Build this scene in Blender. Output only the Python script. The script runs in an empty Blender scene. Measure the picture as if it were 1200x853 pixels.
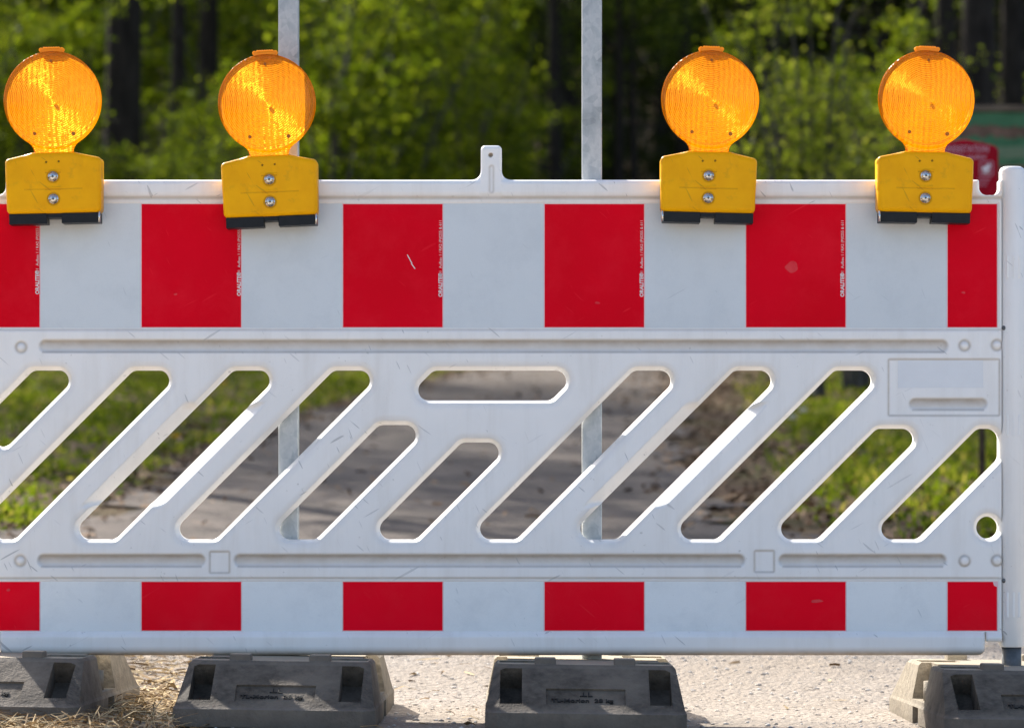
import bpy, bmesh, math, random
import numpy as np
from mathutils import Vector, Matrix

random.seed(7)
R = np.random.default_rng(11)
sc = bpy.context.scene
col = sc.collection

# ------------------------------------------------------------------ measures
# The barrier's front plane is Y = 0; 588 units of the survey sheet = 1 m there.
S = 588.0
D = 7.5          # camera distance
F = S * D
HY = 580.0       # survey height of the horizon
ZC = 0.456       # eye height


def X(u): return (u - 600.0) / S
def Z(v): return ZC + (HY - v) / S
def at(u, v, Y): return ((u - 600.0) * (Y + D) / F, Y, ZC + (HY - v) * (Y + D) / F)


def ground(x, y):
    x = np.asarray(x, float); y = np.asarray(y, float)
    t = y - 0.5
    z = 0.002 - 0.0135 * np.clip(x, -2.5, 2.5)
    z = z + 0.0635 * 0.5 * (t + np.sqrt(t * t + 0.25))
    q = np.maximum(y - 68, 0)
    z = z + 0.25 * q * q / (q + 14)
    return z


def gz(x, y): return float(ground(x, y))


PY = [-60, 0, 3, 6.7, 11, 15, 23, 30, 36, 44, 60]
PL = [-30, -3.4, -1.9, -1.48, -1.45, -1.2, -.45, .6, 1.8, 4.6, 12]  # unseen end behind the camera flared wide to bounce light onto the panel
PR = [30, 3.4, 1.6, .76, .86, .98, 1.25, 2.1, 3.3, 6.3, 14]

# ------------------------------------------------------------------ materials
M = {}


class NT:
    def __init__(s, name):
        s.m = bpy.data.materials.new(name); s.m.use_nodes = True
        s.t = s.m.node_tree; s.t.nodes.clear()
        s.out = s.n('ShaderNodeOutputMaterial')
        M[name] = s.m

    def n(s, typ, **kw):
        nd = s.t.nodes.new(typ)
        for k, v in kw.items():
            if k in nd.inputs and not hasattr(nd, k): nd.inputs[k].default_value = v
            else: setattr(nd, k, v)
        return nd

    def l(s, a, b): s.t.links.new(a, b)

    def noise(s, vec, scale, detail=4, rough=.55, stretch=None):
        if stretch is not None:
            mp = s.n('ShaderNodeMapping'); mp.inputs['Scale'].default_value = stretch
            s.l(vec, mp.inputs['Vector']); vec = mp.outputs[0]
        nd = s.n('ShaderNodeTexNoise'); nd.inputs['Scale'].default_value = scale
        nd.inputs['Detail'].default_value = detail; nd.inputs['Roughness'].default_value = rough
        s.l(vec, nd.inputs['Vector']); return nd.outputs['Fac']

    def ramp(s, fac, pts):
        r = s.n('ShaderNodeValToRGB'); e = r.color_ramp.elements
        while len(e) > 1: e.remove(e[0])
        e[0].position = pts[0][0]; e[0].color = c4(pts[0][1])
        for p, c in pts[1:]:
            k = e.new(p); k.color = c4(c)
        s.l(fac, r.inputs[0]); return r.outputs[0]

    def mix(s, fac, a, b, mode='MIX'):
        m = s.n('ShaderNodeMix'); m.data_type = 'RGBA'; m.blend_type = mode
        for sock, v in ((m.inputs[0], fac), (m.inputs[6], a), (m.inputs[7], b)):
            if isinstance(v, (int, float)): sock.default_value = v
            elif isinstance(v, tuple): sock.default_value = c4(v)
            else: s.l(v, sock)
        return m.outputs[2]

    def math(s, op, a, b=0.0):
        m = s.n('ShaderNodeMath'); m.operation = op
        for i, v in enumerate((a, b)):
            if isinstance(v, (int, float)): m.inputs[i].default_value = v
            else: s.l(v, m.inputs[i])
        return m.outputs[0]

    def bump(s, h, strength, dist, base=None):
        b = s.n('ShaderNodeBump'); b.inputs['Strength'].default_value = strength
        b.inputs['Distance'].default_value = dist
        s.l(h, b.inputs['Height'])
        if base is not None: s.l(base, b.inputs['Normal'])
        return b.outputs[0]

    def pbr(s, color, rough=.5, metal=0., normal=None, spec=.5):
        p = s.n('ShaderNodeBsdfPrincipled')
        for k, v in (('Base Color', color), ('Roughness', rough), ('Metallic', metal)):
            if isinstance(v, tuple): p.inputs[k].default_value = c4(v)
            elif isinstance(v, (int, float)): p.inputs[k].default_value = v
            else: s.l(v, p.inputs[k])
        p.inputs['Specular IOR Level'].default_value = spec
        if normal is not None: s.l(normal, p.inputs['Normal'])
        return p

    def done(s, sh): s.l(sh.outputs[0] if hasattr(sh, 'outputs') else sh, s.out.inputs[0]); return s.m

    def obj(s): return s.n('ShaderNodeTexCoord').outputs['Object']
    def pos(s): return s.n('ShaderNodeNewGeometry').outputs['Position']
    def nrm(s): return s.n('ShaderNodeNewGeometry').outputs['Normal']
    def attr(s, name):
        a = s.n('ShaderNodeAttribute'); a.attribute_name = name; return a.outputs['Fac']
    def xyz(s, v):
        x = s.n('ShaderNodeSeparateXYZ'); s.l(v, x.inputs[0]); return x.outputs


def c4(c): return (c[0], c[1], c[2], 1.0)


def scratches(t, p):
    """thin dark scuffs: two stretched, rotated noises thresholded"""
    out = None
    for ang, sc_, th in ((.7, 46, .745), (-.5, 34, .75), (1.15, 62, .75)):
        mp = t.n('ShaderNodeMapping'); mp.vector_type = 'TEXTURE'
        mp.inputs['Rotation'].default_value = (0, ang, 0)
        mp.inputs['Scale'].default_value = (3.2, 1, .34)
        t.l(p, mp.inputs['Vector'])
        v = t.noise(mp.outputs[0], sc_, 1, .4)
        v = t.math('MULTIPLY', t.math('SUBTRACT', v, th), 40)
        c = t.n('ShaderNodeClamp'); t.l(v, c.inputs[0]); v = c.outputs[0]
        out = v if out is None else t.math('MAXIMUM', out, v)
    msk = t.ramp(t.noise(p, 2.6, 2), [(.40, (.2, .2, .2)), (.58, (1, 1, 1))])
    return t.math('MULTIPLY', out, msk)


def mat_plastic_white():
    t = NT('white_plastic'); p = t.obj()
    n1 = t.noise(p, 5, 5); n2 = t.noise(p, 60, 4)
    base = t.ramp(n1, [(.3, (.85, .83, .80)), (.7, (.91, .89, .86))])
    dirt_shade = t.attr('dirt_shade')
    dn = t.noise(p, 26, 5, .65, (1, 1, 1.6))
    dm = t.math('MULTIPLY', dirt_shade, t.math('ADD', dn, .7))
    base = t.mix(dm, base, (.34, .265, .19))
    sp = t.noise(p, 85, 3, .6)
    spk = t.ramp(sp, [(.70, (0, 0, 0)), (.755, (1, 1, 1))])
    base = t.mix(t.math('MULTIPLY', spk, .35), base, (.25, .22, .19))
    base = t.mix(t.math('MULTIPLY', scratches(t, p), .55), base, (.3, .3, .31))
    streak = t.noise(p, 7, 6, .7, (3, 1, .35))
    base = t.mix(t.math('MULTIPLY', t.ramp(streak, [(.48, (0, 0, 0)), (.72, (1, 1, 1))]), .18), base, (.52, .46, .38))
    bm = t.bump(n2, .12, .002)
    return t.done(t.pbr(base, .42, 0, bm, .4))


def mat_film(name, c1, c2, mark):
    t = NT(name); p = t.obj()
    n1 = t.noise(p, 3.5, 4)
    base = t.ramp(n1, [(.3, c1), (.7, c2)])
    vz = t.n('ShaderNodeTexVoronoi'); vz.inputs['Scale'].default_value = 330
    vz.feature = 'DISTANCE_TO_EDGE'; t.l(p, vz.inputs['Vector'])
    cell = t.ramp(vz.outputs['Distance'], [(.0, (1, 1, 1)), (.12, (0, 0, 0))])
    base = t.mix(t.math('MULTIPLY', cell, .10), base, mark)
    base = t.mix(t.math('MULTIPLY', scratches(t, p), .45), base, mark)
    sp = t.noise(p, 60, 3, .6)
    base = t.mix(t.math('MULTIPLY', t.ramp(sp, [(.725, (0, 0, 0)), (.77, (1, 1, 1))]), .55), base, mark)
    dm = t.noise(p, 9, 6, .7)
    base = t.mix(t.math('MULTIPLY', t.ramp(dm, [(.48, (0, 0, 0)), (.75, (1, 1, 1))]), .28), base, mark)
    bm = t.bump(t.noise(p, 14, 3), .05, .004)
    return t.done(t.pbr(base, .34, 0, bm, .04))


def mat_galv():
    t = NT('galvanised_steel'); p = t.obj()
    v = t.n('ShaderNodeTexVoronoi'); v.inputs['Scale'].default_value = 55; t.l(p, v.inputs['Vector'])
    n = t.noise(p, 22, 5, .65, (1, 1, .5)); n2 = t.noise(p, 90, 3)
    f = t.math('ADD', t.math('MULTIPLY', v.outputs['Color'], .18), t.math('MULTIPLY', n, .82))
    c = t.ramp(f, [(.3, (.27, .30, .31)), (.45, (.40, .43, .44)), (.55, (.50, .52, .52)), (.7, (.36, .39, .41))])
    return t.done(t.pbr(c, .5, .3, t.bump(n2, .2, .001), .4))


def mat_housing():
    t = NT('yellow_housing'); p = t.obj()
    n = t.noise(p, 18, 5, .6); n2 = t.noise(p, 160, 3)
    c = t.ramp(n, [(.3, (.88, .385, .001)), (.7, (.97, .465, .0015))])
    d = t.noise(p, 40, 6, .7)
    c = t.mix(t.math('MULTIPLY', t.ramp(d, [(.58, (0, 0, 0)), (.78, (1, 1, 1))]), .3), c, (.22, .13, .03))
    c = t.mix(t.math('MULTIPLY', t.attr('dirt_shade'), .8), c, (.10, .055, .01))
    c = t.mix(t.math('MULTIPLY', scratches(t, p), .35), c, (.25, .14, .02))
    return t.done(t.pbr(c, .42, 0, t.bump(n2, .12, .001), .12))


def mat_lens(name, front):
    """moulded prism lens: ring grooves and vertical flutes tilt the surface facets"""
    t = NT(name); p = t.obj(); x, y, z = t.xyz(p)
    cx = t.n('ShaderNodeCombineXYZ'); t.l(x, cx.inputs[0]); t.l(z, cx.inputs[2])
    r = t.n('ShaderNodeVectorMath'); r.operation = 'LENGTH'; t.l(cx.outputs[0], r.inputs[0])
    rd = t.n('ShaderNodeVectorMath'); rd.operation = 'NORMALIZE'; t.l(cx.outputs[0], rd.inputs[0])
    wob = t.math('MULTIPLY', t.noise(p, 70, 2), 1.2)
    ring = t.math('SINE', t.math('ADD', t.math('MULTIPLY', r.outputs['Value'], 2 * math.pi / .0037), wob))
    flute = t.math('SINE', t.math('ADD', t.math('MULTIPLY', x, 2 * math.pi / .0105), t.math('MULTIPLY', t.noise(p, 30, 3), 5.0)))
    gn = t.n('ShaderNodeTexNoise'); gn.inputs['Scale'].default_value = 330; gn.inputs['Detail'].default_value = 2; t.l(p, gn.inputs['Vector'])

    def vscale(v, f):
        m = t.n('ShaderNodeVectorMath'); m.operation = 'SCALE'; t.l(v, m.inputs[0])
        if isinstance(f, (int, float)): m.inputs['Scale'].default_value = f
        else: t.l(f, m.inputs['Scale'])
        return m.outputs[0]

    def vadd(a, b):
        m = t.n('ShaderNodeVectorMath'); m.operation = 'ADD'; t.l(a, m.inputs[0])
        if isinstance(b, tuple): m.inputs[1].default_value = b
        else: t.l(b, m.inputs[1])
        return m.outputs[0]
    fx = t.n('ShaderNodeCombineXYZ'); t.l(t.math('MULTIPLY', flute, .55), fx.inputs[0])

    def tilted(s_ring, s_fl, s_gr):
        v = vadd(t.nrm(), vscale(rd.outputs[0], t.math('MULTIPLY', ring, s_ring)))  # facets lean along the radius
        v = vadd(v, vscale(fx.outputs[0], s_fl))
        v = vadd(v, vscale(vadd(gn.outputs['Color'], (-.5, -.5, -.5)), s_gr))
        m = t.n('ShaderNodeVectorMath'); m.operation = 'NORMALIZE'; t.l(v, m.inputs[0]); return m.outputs[0]
    patch = t.ramp(t.noise(p, 55, 3, .6), [(.35, (.45, .45, .45)), (.65, (1.25, 1.25, 1.25))])
    nr = tilted(t.math('MULTIPLY', patch, .80), .25, .8)
    nb = tilted(1.6, .8, 2.2); ns = tilted(.10, .35, .5)
    var = t.noise(p, 11, 3)
    if front:
        colr = t.ramp(var, [(.3, (.62, .212, .0008)), (.7, (.70, .275, .001))])
        tr = t.n('ShaderNodeBsdfTranslucent'); t.l(colr, tr.inputs[0]); t.l(nb, tr.inputs['Normal'])
        rf = t.n('ShaderNodeBsdfRefraction'); rf.inputs['Color'].default_value = (1, .74, .20, 1)
        rf.inputs['Roughness'].default_value = .36; rf.inputs['IOR'].default_value = .56; t.l(nr, rf.inputs['Normal'])
        df = t.n('ShaderNodeBsdfDiffuse'); df.inputs[0].default_value = (.85, .27, .001, 1); t.l(ns, df.inputs['Normal'])
        gl = t.n('ShaderNodeBsdfGlossy'); gl.inputs['Roughness'].default_value = .22; t.l(ns, gl.inputs['Normal'])
        a = t.n('ShaderNodeMixShader'); a.inputs[0].default_value = .18; t.l(tr.outputs[0], a.inputs[1]); t.l(rf.outputs[0], a.inputs[2])
        b = t.n('ShaderNodeMixShader'); b.inputs[0].default_value = .16; t.l(a.outputs[0], b.inputs[1]); t.l(df.outputs[0], b.inputs[2])
        c = t.n('ShaderNodeMixShader'); c.inputs[0].default_value = .02; t.l(b.outputs[0], c.inputs[1]); t.l(gl.outputs[0], c.inputs[2])
    else:
        tp = t.n('ShaderNodeBsdfTransparent'); tp.inputs[0].default_value = (1., .86, .20, 1)
        tr = t.n('ShaderNodeBsdfTranslucent'); tr.inputs[0].default_value = (1., .55, .01, 1); t.l(ns, tr.inputs['Normal'])
        df = t.n('ShaderNodeBsdfDiffuse'); df.inputs[0].default_value = (.98, .46, .005, 1); t.l(ns, df.inputs['Normal'])
        b = t.n('ShaderNodeMixShader'); b.inputs[0].default_value = .5; t.l(tr.outputs[0], b.inputs[1]); t.l(df.outputs[0], b.inputs[2])
        c = t.n('ShaderNodeMixShader'); c.inputs[0].default_value = .16; t.l(tp.outputs[0], c.inputs[1]); t.l(b.outputs[0], c.inputs[2])
    return t.done(c)


def mat_amber_solid():
    t = NT('amber_plastic'); p = t.obj()
    tr = t.n('ShaderNodeBsdfTranslucent'); tr.inputs[0].default_value = (1., .58, .02, 1)
    pb = t.pbr((.98, .48, .008), .35)
    c = t.n('ShaderNodeMixShader'); c.inputs[0].default_value = .5
    t.l(tr.outputs[0], c.inputs[1]); t.l(pb.outputs[0], c.inputs[2])
    return t.done(c)


def mat_simple(name, c1, c2, scale=30, rough=.6, metal=0., bump=.2, bd=.002, spec=.4, stretch=None):
    t = NT(name); p = t.obj(); n = t.noise(p, scale, 5, .62, stretch)
    c = t.ramp(n, [(.3, c1), (.7, c2)])
    return t.done(t.pbr(c, rough, metal, t.bump(n, bump, bd), spec))


def mat_rubber(name, dust):
    t = NT(name); p = t.obj()
    n1 = t.noise(p, 9, 6, .65); n2 = t.noise(p, 45, 5, .65); n3 = t.noise(p, 170, 3, .6)
    base = t.ramp(n2, [(.3, (.030, .025, .020)), (.7, (.125, .102, .078))])
    base = t.mix(t.ramp(n1, [(.44, (0, 0, 0)), (.66, (.85, .85, .85))]), base, (.19, .155, .118))
    pn = t.n('ShaderNodeNewGeometry').outputs['Pointiness']
    base = t.mix(t.math('MULTIPLY', t.ramp(pn, [(.51, (0, 0, 0)), (.56, (1, 1, 1))]), .6), base, (.22, .19, .16))
    nz = t.xyz(t.nrm())[2]
    up = t.math('MULTIPLY', t.ramp(nz, [(.90, (0, 0, 0)), (.99, (1, 1, 1))]), dust)
    up = t.math('MULTIPLY', up, t.ramp(n2, [(.15, (.55, .55, .55)), (.5, (1, 1, 1))]))
    base = t.mix(up, base, (.42, .36, .27))
    px = t.xyz(p)
    rear = t.ramp(t.math('ADD', t.math('MULTIPLY', px[1], 2.2), t.math('ADD', .62, t.math('MULTIPLY', t.math('SUBTRACT', n1, .5), .5))), [(.22, (0, 0, 0)), (.5, (1, 1, 1))])
    base = t.mix(t.math('MULTIPLY', rear, t.ramp(n2, [(.3, (.35, .35, .35)), (.65, (.95, .95, .95))])), base, (.33, .285, .215))
    low = t.ramp(px[2], [(.0, (1, 1, 1)), (.03, (0, 0, 0))])
    base = t.mix(t.math('MULTIPLY', low, .5), base, (.12, .095, .07))
    h = t.math('ADD', t.math('MULTIPLY', n2, .7), t.math('MULTIPLY', n3, .3))
    return t.done(t.pbr(base, .85, 0, t.bump(h, .8, .007), .2))


def mat_gravel():
    t = NT('gravel_surface'); p = t.pos()
    n0 = t.noise(p, .8, 4); n1 = t.noise(p, 6, 5, .6); n2 = t.noise(p, 60, 4, .65)
    v = t.n('ShaderNodeTexVoronoi'); v.inputs['Scale'].default_value = 95; t.l(p, v.inputs['Vector'])
    v2 = t.n('ShaderNodeTexVoronoi'); v2.inputs['Scale'].default_value = 38; t.l(p, v2.inputs['Vector'])
    stone = t.ramp(v.outputs['Color'], [(.0, (.36, .315, .27)), (.5, (.53, .465, .40)), (1, (.70, .63, .55))])
    wash = t.ramp(n1, [(.3, (.50, .435, .365)), (.7, (.63, .56, .485))])
    base = t.mix(.42, stone, wash)
    base = t.mix(t.math('MULTIPLY', t.ramp(n0, [(.4, (0, 0, 0)), (.62, (1, 1, 1))]), .5), base, (.50, .40, .29))
    dim_behind = t.ramp(t.math('ADD', t.xyz(p)[1], .9), [(.2, (0, 0, 0)), (.75, (1, 1, 1))])  # sunlit gravel behind the barrier toned down in colour, bounce side left pale
    base = t.mix(t.math('MULTIPLY', dim_behind, .72), base, t.mix(1.0, base, (.54, .52, .50), 'MULTIPLY'))
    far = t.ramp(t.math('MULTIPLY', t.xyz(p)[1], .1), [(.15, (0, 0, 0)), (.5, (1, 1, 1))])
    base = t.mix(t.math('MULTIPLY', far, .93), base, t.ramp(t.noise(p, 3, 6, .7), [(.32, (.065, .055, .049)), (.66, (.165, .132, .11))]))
    h = t.math('ADD', t.math('MULTIPLY', v.outputs['Distance'], -.5), t.math('ADD', t.math('MULTIPLY', v2.outputs['Distance'], -.6), t.math('MULTIPLY', n2, .9)))
    pit = t.ramp(t.noise(p, 75, 3, .6), [(.36, (1, 1, 1)), (.48, (0, 0, 0))])
    base = t.mix(t.math('MULTIPLY', pit, .8), base, (.20, .17, .14))
    return t.done(t.pbr(base, .95, 0, t.bump(h, .75, .014), .15))


def mat_soil():
    t = NT('forest_soil'); p = t.pos()
    n0 = t.noise(p, 1.1, 5); n1 = t.noise(p, 8, 6, .7); n2 = t.noise(p, 50, 4, .7)
    base = t.ramp(n1, [(.25, (.05, .032, .02)), (.5, (.16, .105, .065)), (.75, (.32, .22, .14))])
    g = t.ramp(n1, [(.3, (.02, .035, .006)), (.7, (.06, .085, .016))])
    base = t.mix(t.math('MULTIPLY', t.ramp(n0, [(.42, (0, 0, 0)), (.6, (1, 1, 1))]), .55), base, g)
    return t.done(t.pbr(base, .95, 0, t.bump(t.math('ADD', n1, n2), .9, .03), .1))


def mat_leaf(name, c1, c2, c3, trans=.5, tcol=None):
    t = NT(name); f = t.attr('rnd')
    c = t.ramp(f, [(.0, c1), (.55, c2), (1., c3)])
    df = t.n('ShaderNodeBsdfDiffuse'); t.l(c, df.inputs[0])
    tr = t.n('ShaderNodeBsdfTranslucent')
    tc = t.mix(1.0, c, tcol or (1.25, 1.35, .7), 'MULTIPLY'); t.l(tc, tr.inputs[0])
    m = t.n('ShaderNodeMixShader'); m.inputs[0].default_value = trans
    t.l(df.outputs[0], m.inputs[1]); t.l(tr.outputs[0], m.inputs[2])
    g = t.n('ShaderNodeBsdfGlossy'); g.inputs['Roughness'].default_value = .4
    m2 = t.n('ShaderNodeMixShader'); m2.inputs[0].default_value = .008
    t.l(m.outputs[0], m2.inputs[1]); t.l(g.outputs[0], m2.inputs[2])
    return t.done(m2)


def mat_flatattr(name, pts, rough=.9):
    t = NT(name); c = t.ramp(t.attr('rnd'), pts)
    return t.done(t.pbr(c, rough, 0, None, .15))


mat_plastic_white()
mat_film('red_film', (.80, .0, .016), (.70, .0, .010), (.90, .03, .05))
mat_film('white_film', (.71, .75, .77), (.66, .70, .72), (.46, .50, .53))
mat_film('red_film_lifted', (.95, .0, .020), (.86, .0, .013), (.95, .03, .05))  # brightened copies for the lower film, offsetting the panel's own shade in colour
mat_film('white_film_lifted', (.86, .89, .89), (.82, .85, .85), (.46, .50, .53))
mat_simple('red_worn', (.74, .03, .045), (.78, .065, .075), 40, .5, spec=.1)
mat_simple('film_edge', (.78, .50, .53), (.84, .60, .62), 60, .5)
mat_simple('label_white', (.76, .77, .78), (.80, .81, .82), 20, .5)
mat_galv(); mat_housing()
mat_lens('amber_lens_front', True); mat_lens('amber_lens_rear', False); mat_amber_solid()
mat_simple('black_plastic', (.004, .005, .007), (.010, .012, .015), 60, .45, spec=.25)
mat_simple('dark_amber', (.30, .085, .004), (.42, .13, .006), 60, .5)
mat_simple('chrome', (.62, .60, .55), (.78, .77, .74), 90, .22, 1., .25, .0006)
mat_simple('dark_steel', (.07, .075, .08), (.15, .155, .16), 50, .5, .3, .2, .001)
mat_simple('ink_white', (.72, .62, .62), (.8, .72, .72), 60, .5)
mat_simple('ink_dark', (.012, .011, .010), (.02, .018, .016), 60, .8)
mat_rubber('dusty_rubber', .95)
mat_gravel(); mat_soil()
mat_simple('bark', (.014, .011, .009), (.050, .040, .032), 14, .95, 0, .8, .03, .1, (1, 1, .22))
mat_simple('grey_bark', (.05, .045, .038), (.13, .115, .095), 16, .95, 0, .7, .02, .1, (1, 1, .3))
mat_simple('twig_bark', (.05, .036, .024), (.13, .095, .065), 30, .9)
mat_simple('sign_red', (.30, .0, .010), (.40, .002, .014), 20, .5, spec=.1)
mat_simple('sign_pink', (.52, .20, .26), (.62, .30, .35), 40, .5)
mat_simple('board_wood', (.10, .07, .05), (.22, .16, .11), 12, .85, 0, .4, .004, .2, (1, 1, 6))
mat_simple('board_green', (.035, .13, .05), (.07, .20, .085), 9, .6)
mat_simple('board_pale', (.12, .19, .10), (.18, .22, .12), 14, .6)
mat_simple('board_brown', (.06, .04, .02), (.24, .13, .085), 22, .7)
mat_leaf('leaf_spring', (.05, .078, .005), (.138, .172, .010), (.30, .31, .03), .55)
mat_leaf('leaf_deep', (.03, .052, .006), (.080, .108, .012), (.18, .20, .026), .52)
mat_leaf('leaf_shaded', (.016, .026, .004), (.045, .058, .010), (.11, .115, .02), .5)  # darkened leaf copy; the right wood's shade is put into its colour
mat_leaf('leaf_yellow', (.06, .085, .008), (.165, .19, .022), (.38, .37, .07), .55)
mat_leaf('grass_blade', (.04, .07, .004), (.155, .19, .013), (.38, .30, .09), .5)
mat_flatattr('dry_straw', [(0, (.12, .07, .035)), (.5, (.36, .25, .125)), (1, (.62, .48, .28))])
mat_flatattr('dry_leaf', [(0, (.06, .035, .02)), (.5, (.17, .10, .055)), (1, (.34, .22, .13))])
mat_flatattr('pebble', [(0, (.30, .27, .24)), (.5, (.50, .46, .42)), (1, (.72, .68, .62))])
mat_flatattr('petal_yellow', [(0, (.55, .36, .01)), (1, (.75, .55, .02))])
mat_flatattr('petal_white', [(0, (.6, .6, .52)), (1, (.8, .8, .72))])

# ------------------------------------------------------------------ object helpers


def link(name, me, mat=None, parent=None, smooth=False):
    o = bpy.data.objects.new(name, me); col.objects.link(o)
    if mat is not None and me is not None:
        for m in (mat if isinstance(mat, (list, tuple)) else [mat]):
            me.materials.append(M[m])
    if smooth and me is not None:
        me.polygons.foreach_set('use_smooth', [True] * len(me.polygons))
    if parent is not None: o.parent = parent
    return o


def tag(o, label=None, cat=None, group=None, kind=None):
    if label: o['label'] = label
    if cat: o['category'] = cat
    if group: o['group'] = group
    if kind: o['kind'] = kind
    return o


def empty(name, loc, label, cat, group=None, rot=(0, 0, 0)):
    o = bpy.data.objects.new(name, None); col.objects.link(o)
    o.empty_display_size = .1
    o.location = loc; o.rotation_euler = rot
    return tag(o, label, cat, group)


def npmesh(name, verts, quads=None, polys=None, attr=None):
    """verts (n,3); quads (m,k) array of k-gons; polys list of lists; attr dict name->per-vertex floats"""
    me = bpy.data.meshes.new(name)
    verts = np.asarray(verts, np.float32)
    idx = []; tot = []
    if quads is not None and len(quads):
        q = np.asarray(quads, np.int32); idx.append(q.ravel()); tot.append(np.full(len(q), q.shape[1], np.int32))
    if polys:
        idx.append(np.concatenate([np.asarray(p, np.int32) for p in polys]))
        tot.append(np.array([len(p) for p in polys], np.int32))
    idx = np.concatenate(idx); tot = np.concatenate(tot)
    me.vertices.add(len(verts)); me.vertices.foreach_set('co', verts.ravel())
    me.loops.add(len(idx)); me.loops.foreach_set('vertex_index', idx)
    me.polygons.add(len(tot))
    st = np.zeros(len(tot), np.int32); st[1:] = np.cumsum(tot)[:-1]
    me.polygons.foreach_set('loop_start', st)
    try: me.polygons.foreach_set('loop_total', tot)
    except Exception: pass
    for k, v in (attr or {}).items():
        a = me.attributes.new(k, 'FLOAT', 'POINT'); a.data.foreach_set('value', np.asarray(v, np.float32))
    me.update(calc_edges=True); me.validate()
    return me


def field_mesh(name, us, vs, f, d, back, ox, oz, cap=True, dirt_shade=None, flip=False):
    """Solid where f>0 on the grid (us across, vs downwards). Front surface at y=-d, walls to y=back."""
    nu, nv = len(us), len(vs)
    U, V = np.meshgrid(us, vs, indexing='ij')
    solid = f > 0
    ids = -np.ones((nu, nv), np.int64)
    ids[solid] = np.arange(solid.sum())
    vx = [((U[solid] - ox) / S), -d[solid], ((oz - V[solid]) / S)]
    co = np.stack(vx, 1)
    dv = dirt_shade[solid] if dirt_shade is not None else np.zeros(len(co))
    a, b, c_, e = solid[:-1, :-1], solid[1:, :-1], solid[1:, 1:], solid[:-1, 1:]
    full = a & b & c_ & e
    anyc = (a | b | c_ | e) & ~full
    # vs run downwards -> order (i,j+1),(i+1,j+1),(i+1,j),(i,j) is counter-clockwise from the front
    I, J = np.nonzero(full)
    quads = np.stack([ids[I, J + 1], ids[I + 1, J + 1], ids[I + 1, J], ids[I, J]], 1)
    extra = []; extrad = []; cross = {}; polys = []; rim = []
    base = len(co)

    def xpt(p, q):
        k = (p, q) if p < q else (q, p)
        if k in cross: return cross[k]
        fp, fq = f[p], f[q]; t = fp / (fp - fq)
        uu = U[p] + t * (U[q] - U[p]); vv = V[p] + t * (V[q] - V[p]); dd = d[p] + t * (d[q] - d[p])
        extra.append(((uu - ox) / S, -dd, (oz - vv) / S))
        extrad.append(0. if dirt_shade is None else dirt_shade[p] + t * (dirt_shade[q] - dirt_shade[p]))
        cross[k] = base + len(extra) - 1
        return cross[k]

    for i, j in zip(*np.nonzero(anyc)):
        cs = [(i, j + 1), (i + 1, j + 1), (i + 1, j), (i, j)]
        poly = []; lastx = None; firstx = None
        for k in range(4):
            p, q = cs[k], cs[(k + 1) % 4]
            if solid[p]: poly.append(int(ids[p]))
            if solid[p] != solid[q]:
                w = xpt(p, q); poly.append(w)
                if solid[p]: lastx = w
                else:
                    if lastx is not None: rim.append((lastx, w)); lastx = None
                    else: firstx = w
        if lastx is not None and firstx is not None: rim.append((lastx, firstx))
        if len(poly) >= 3: polys.append(poly)
    if extra:
        co = np.concatenate([co, np.array(extra)]); dv = np.concatenate([dv, np.array(extrad)])
    n = len(co)
    bk = co.copy(); bk[:, 1] = back
    if cap:
        co2 = np.concatenate([co, bk])
        q2 = np.concatenate([quads, quads[:, ::-1] + n])
        polys = polys + [[w + n for w in reversed(p)] for p in polys] + [[q, p, p + n, q + n] for p, q in rim]
        dv = np.concatenate([dv, dv * 0])
    else:
        used = sorted({w for r in rim for w in r}); mp = {w: n + k for k, w in enumerate(used)}
        co2 = np.concatenate([co, bk[used]]) if used else co
        polys = polys + [[q, p, mp[p], mp[q]] for p, q in rim]
        dv = np.concatenate([dv, np.zeros(len(used))]); q2 = quads
    if flip:
        co2 = co2.copy(); co2[:, 1] *= -1
        q2 = q2[:, ::-1]; polys = [p[::-1] for p in polys]
    return npmesh(name, co2, q2, polys, {'dirt_shade': dv})


def bm_obj(name, bm, mat, parent=None, smooth=False, bevel=0, seg=2):
    if bevel:
        es = [e for e in bm.edges if len(e.link_faces) == 2 and e.calc_face_angle(0) > .6]
        bmesh.ops.bevel(bm, geom=es, offset=bevel, segments=seg, affect='EDGES', profile=.6, clamp_overlap=True)
    bmesh.ops.recalc_face_normals(bm, faces=bm.faces)
    me = bpy.data.meshes.new(name); bm.to_mesh(me); bm.free()
    return link(name, me, mat, parent, smooth)


def add_box(bm, x0, x1, y0, y1, z0, z1):
    r = bmesh.ops.create_cube(bm, size=1)
    for v in r['verts']:
        v.co = Vector(((x0 + x1) / 2 + v.co.x * (x1 - x0), (y0 + y1) / 2 + v.co.y * (y1 - y0), (z0 + z1) / 2 + v.co.z * (z1 - z0)))
    return r['verts']


def add_cyl(bm, p, r, h, axis='Z', seg=24, r2=None):
    m = {'Z': Matrix(), 'Y': Matrix.Rotation(math.pi / 2, 4, 'X'), 'X': Matrix.Rotation(math.pi / 2, 4, 'Y')}[axis]
    return bmesh.ops.create_cone(bm, cap_ends=True, segments=seg, radius1=r, radius2=r if r2 is None else r2, depth=h,
                                 matrix=Matrix.Translation(p) @ m)['verts']


def add_ball(bm, p, r, sx=1, sy=1, sz=1, seg=16):
    vs = bmesh.ops.create_uvsphere(bm, u_segments=seg, v_segments=seg // 2, radius=r)['verts']
    for v in vs: v.co = Vector((p[0] + v.co.x * sx, p[1] + v.co.y * sy, p[2] + v.co.z * sz))


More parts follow.
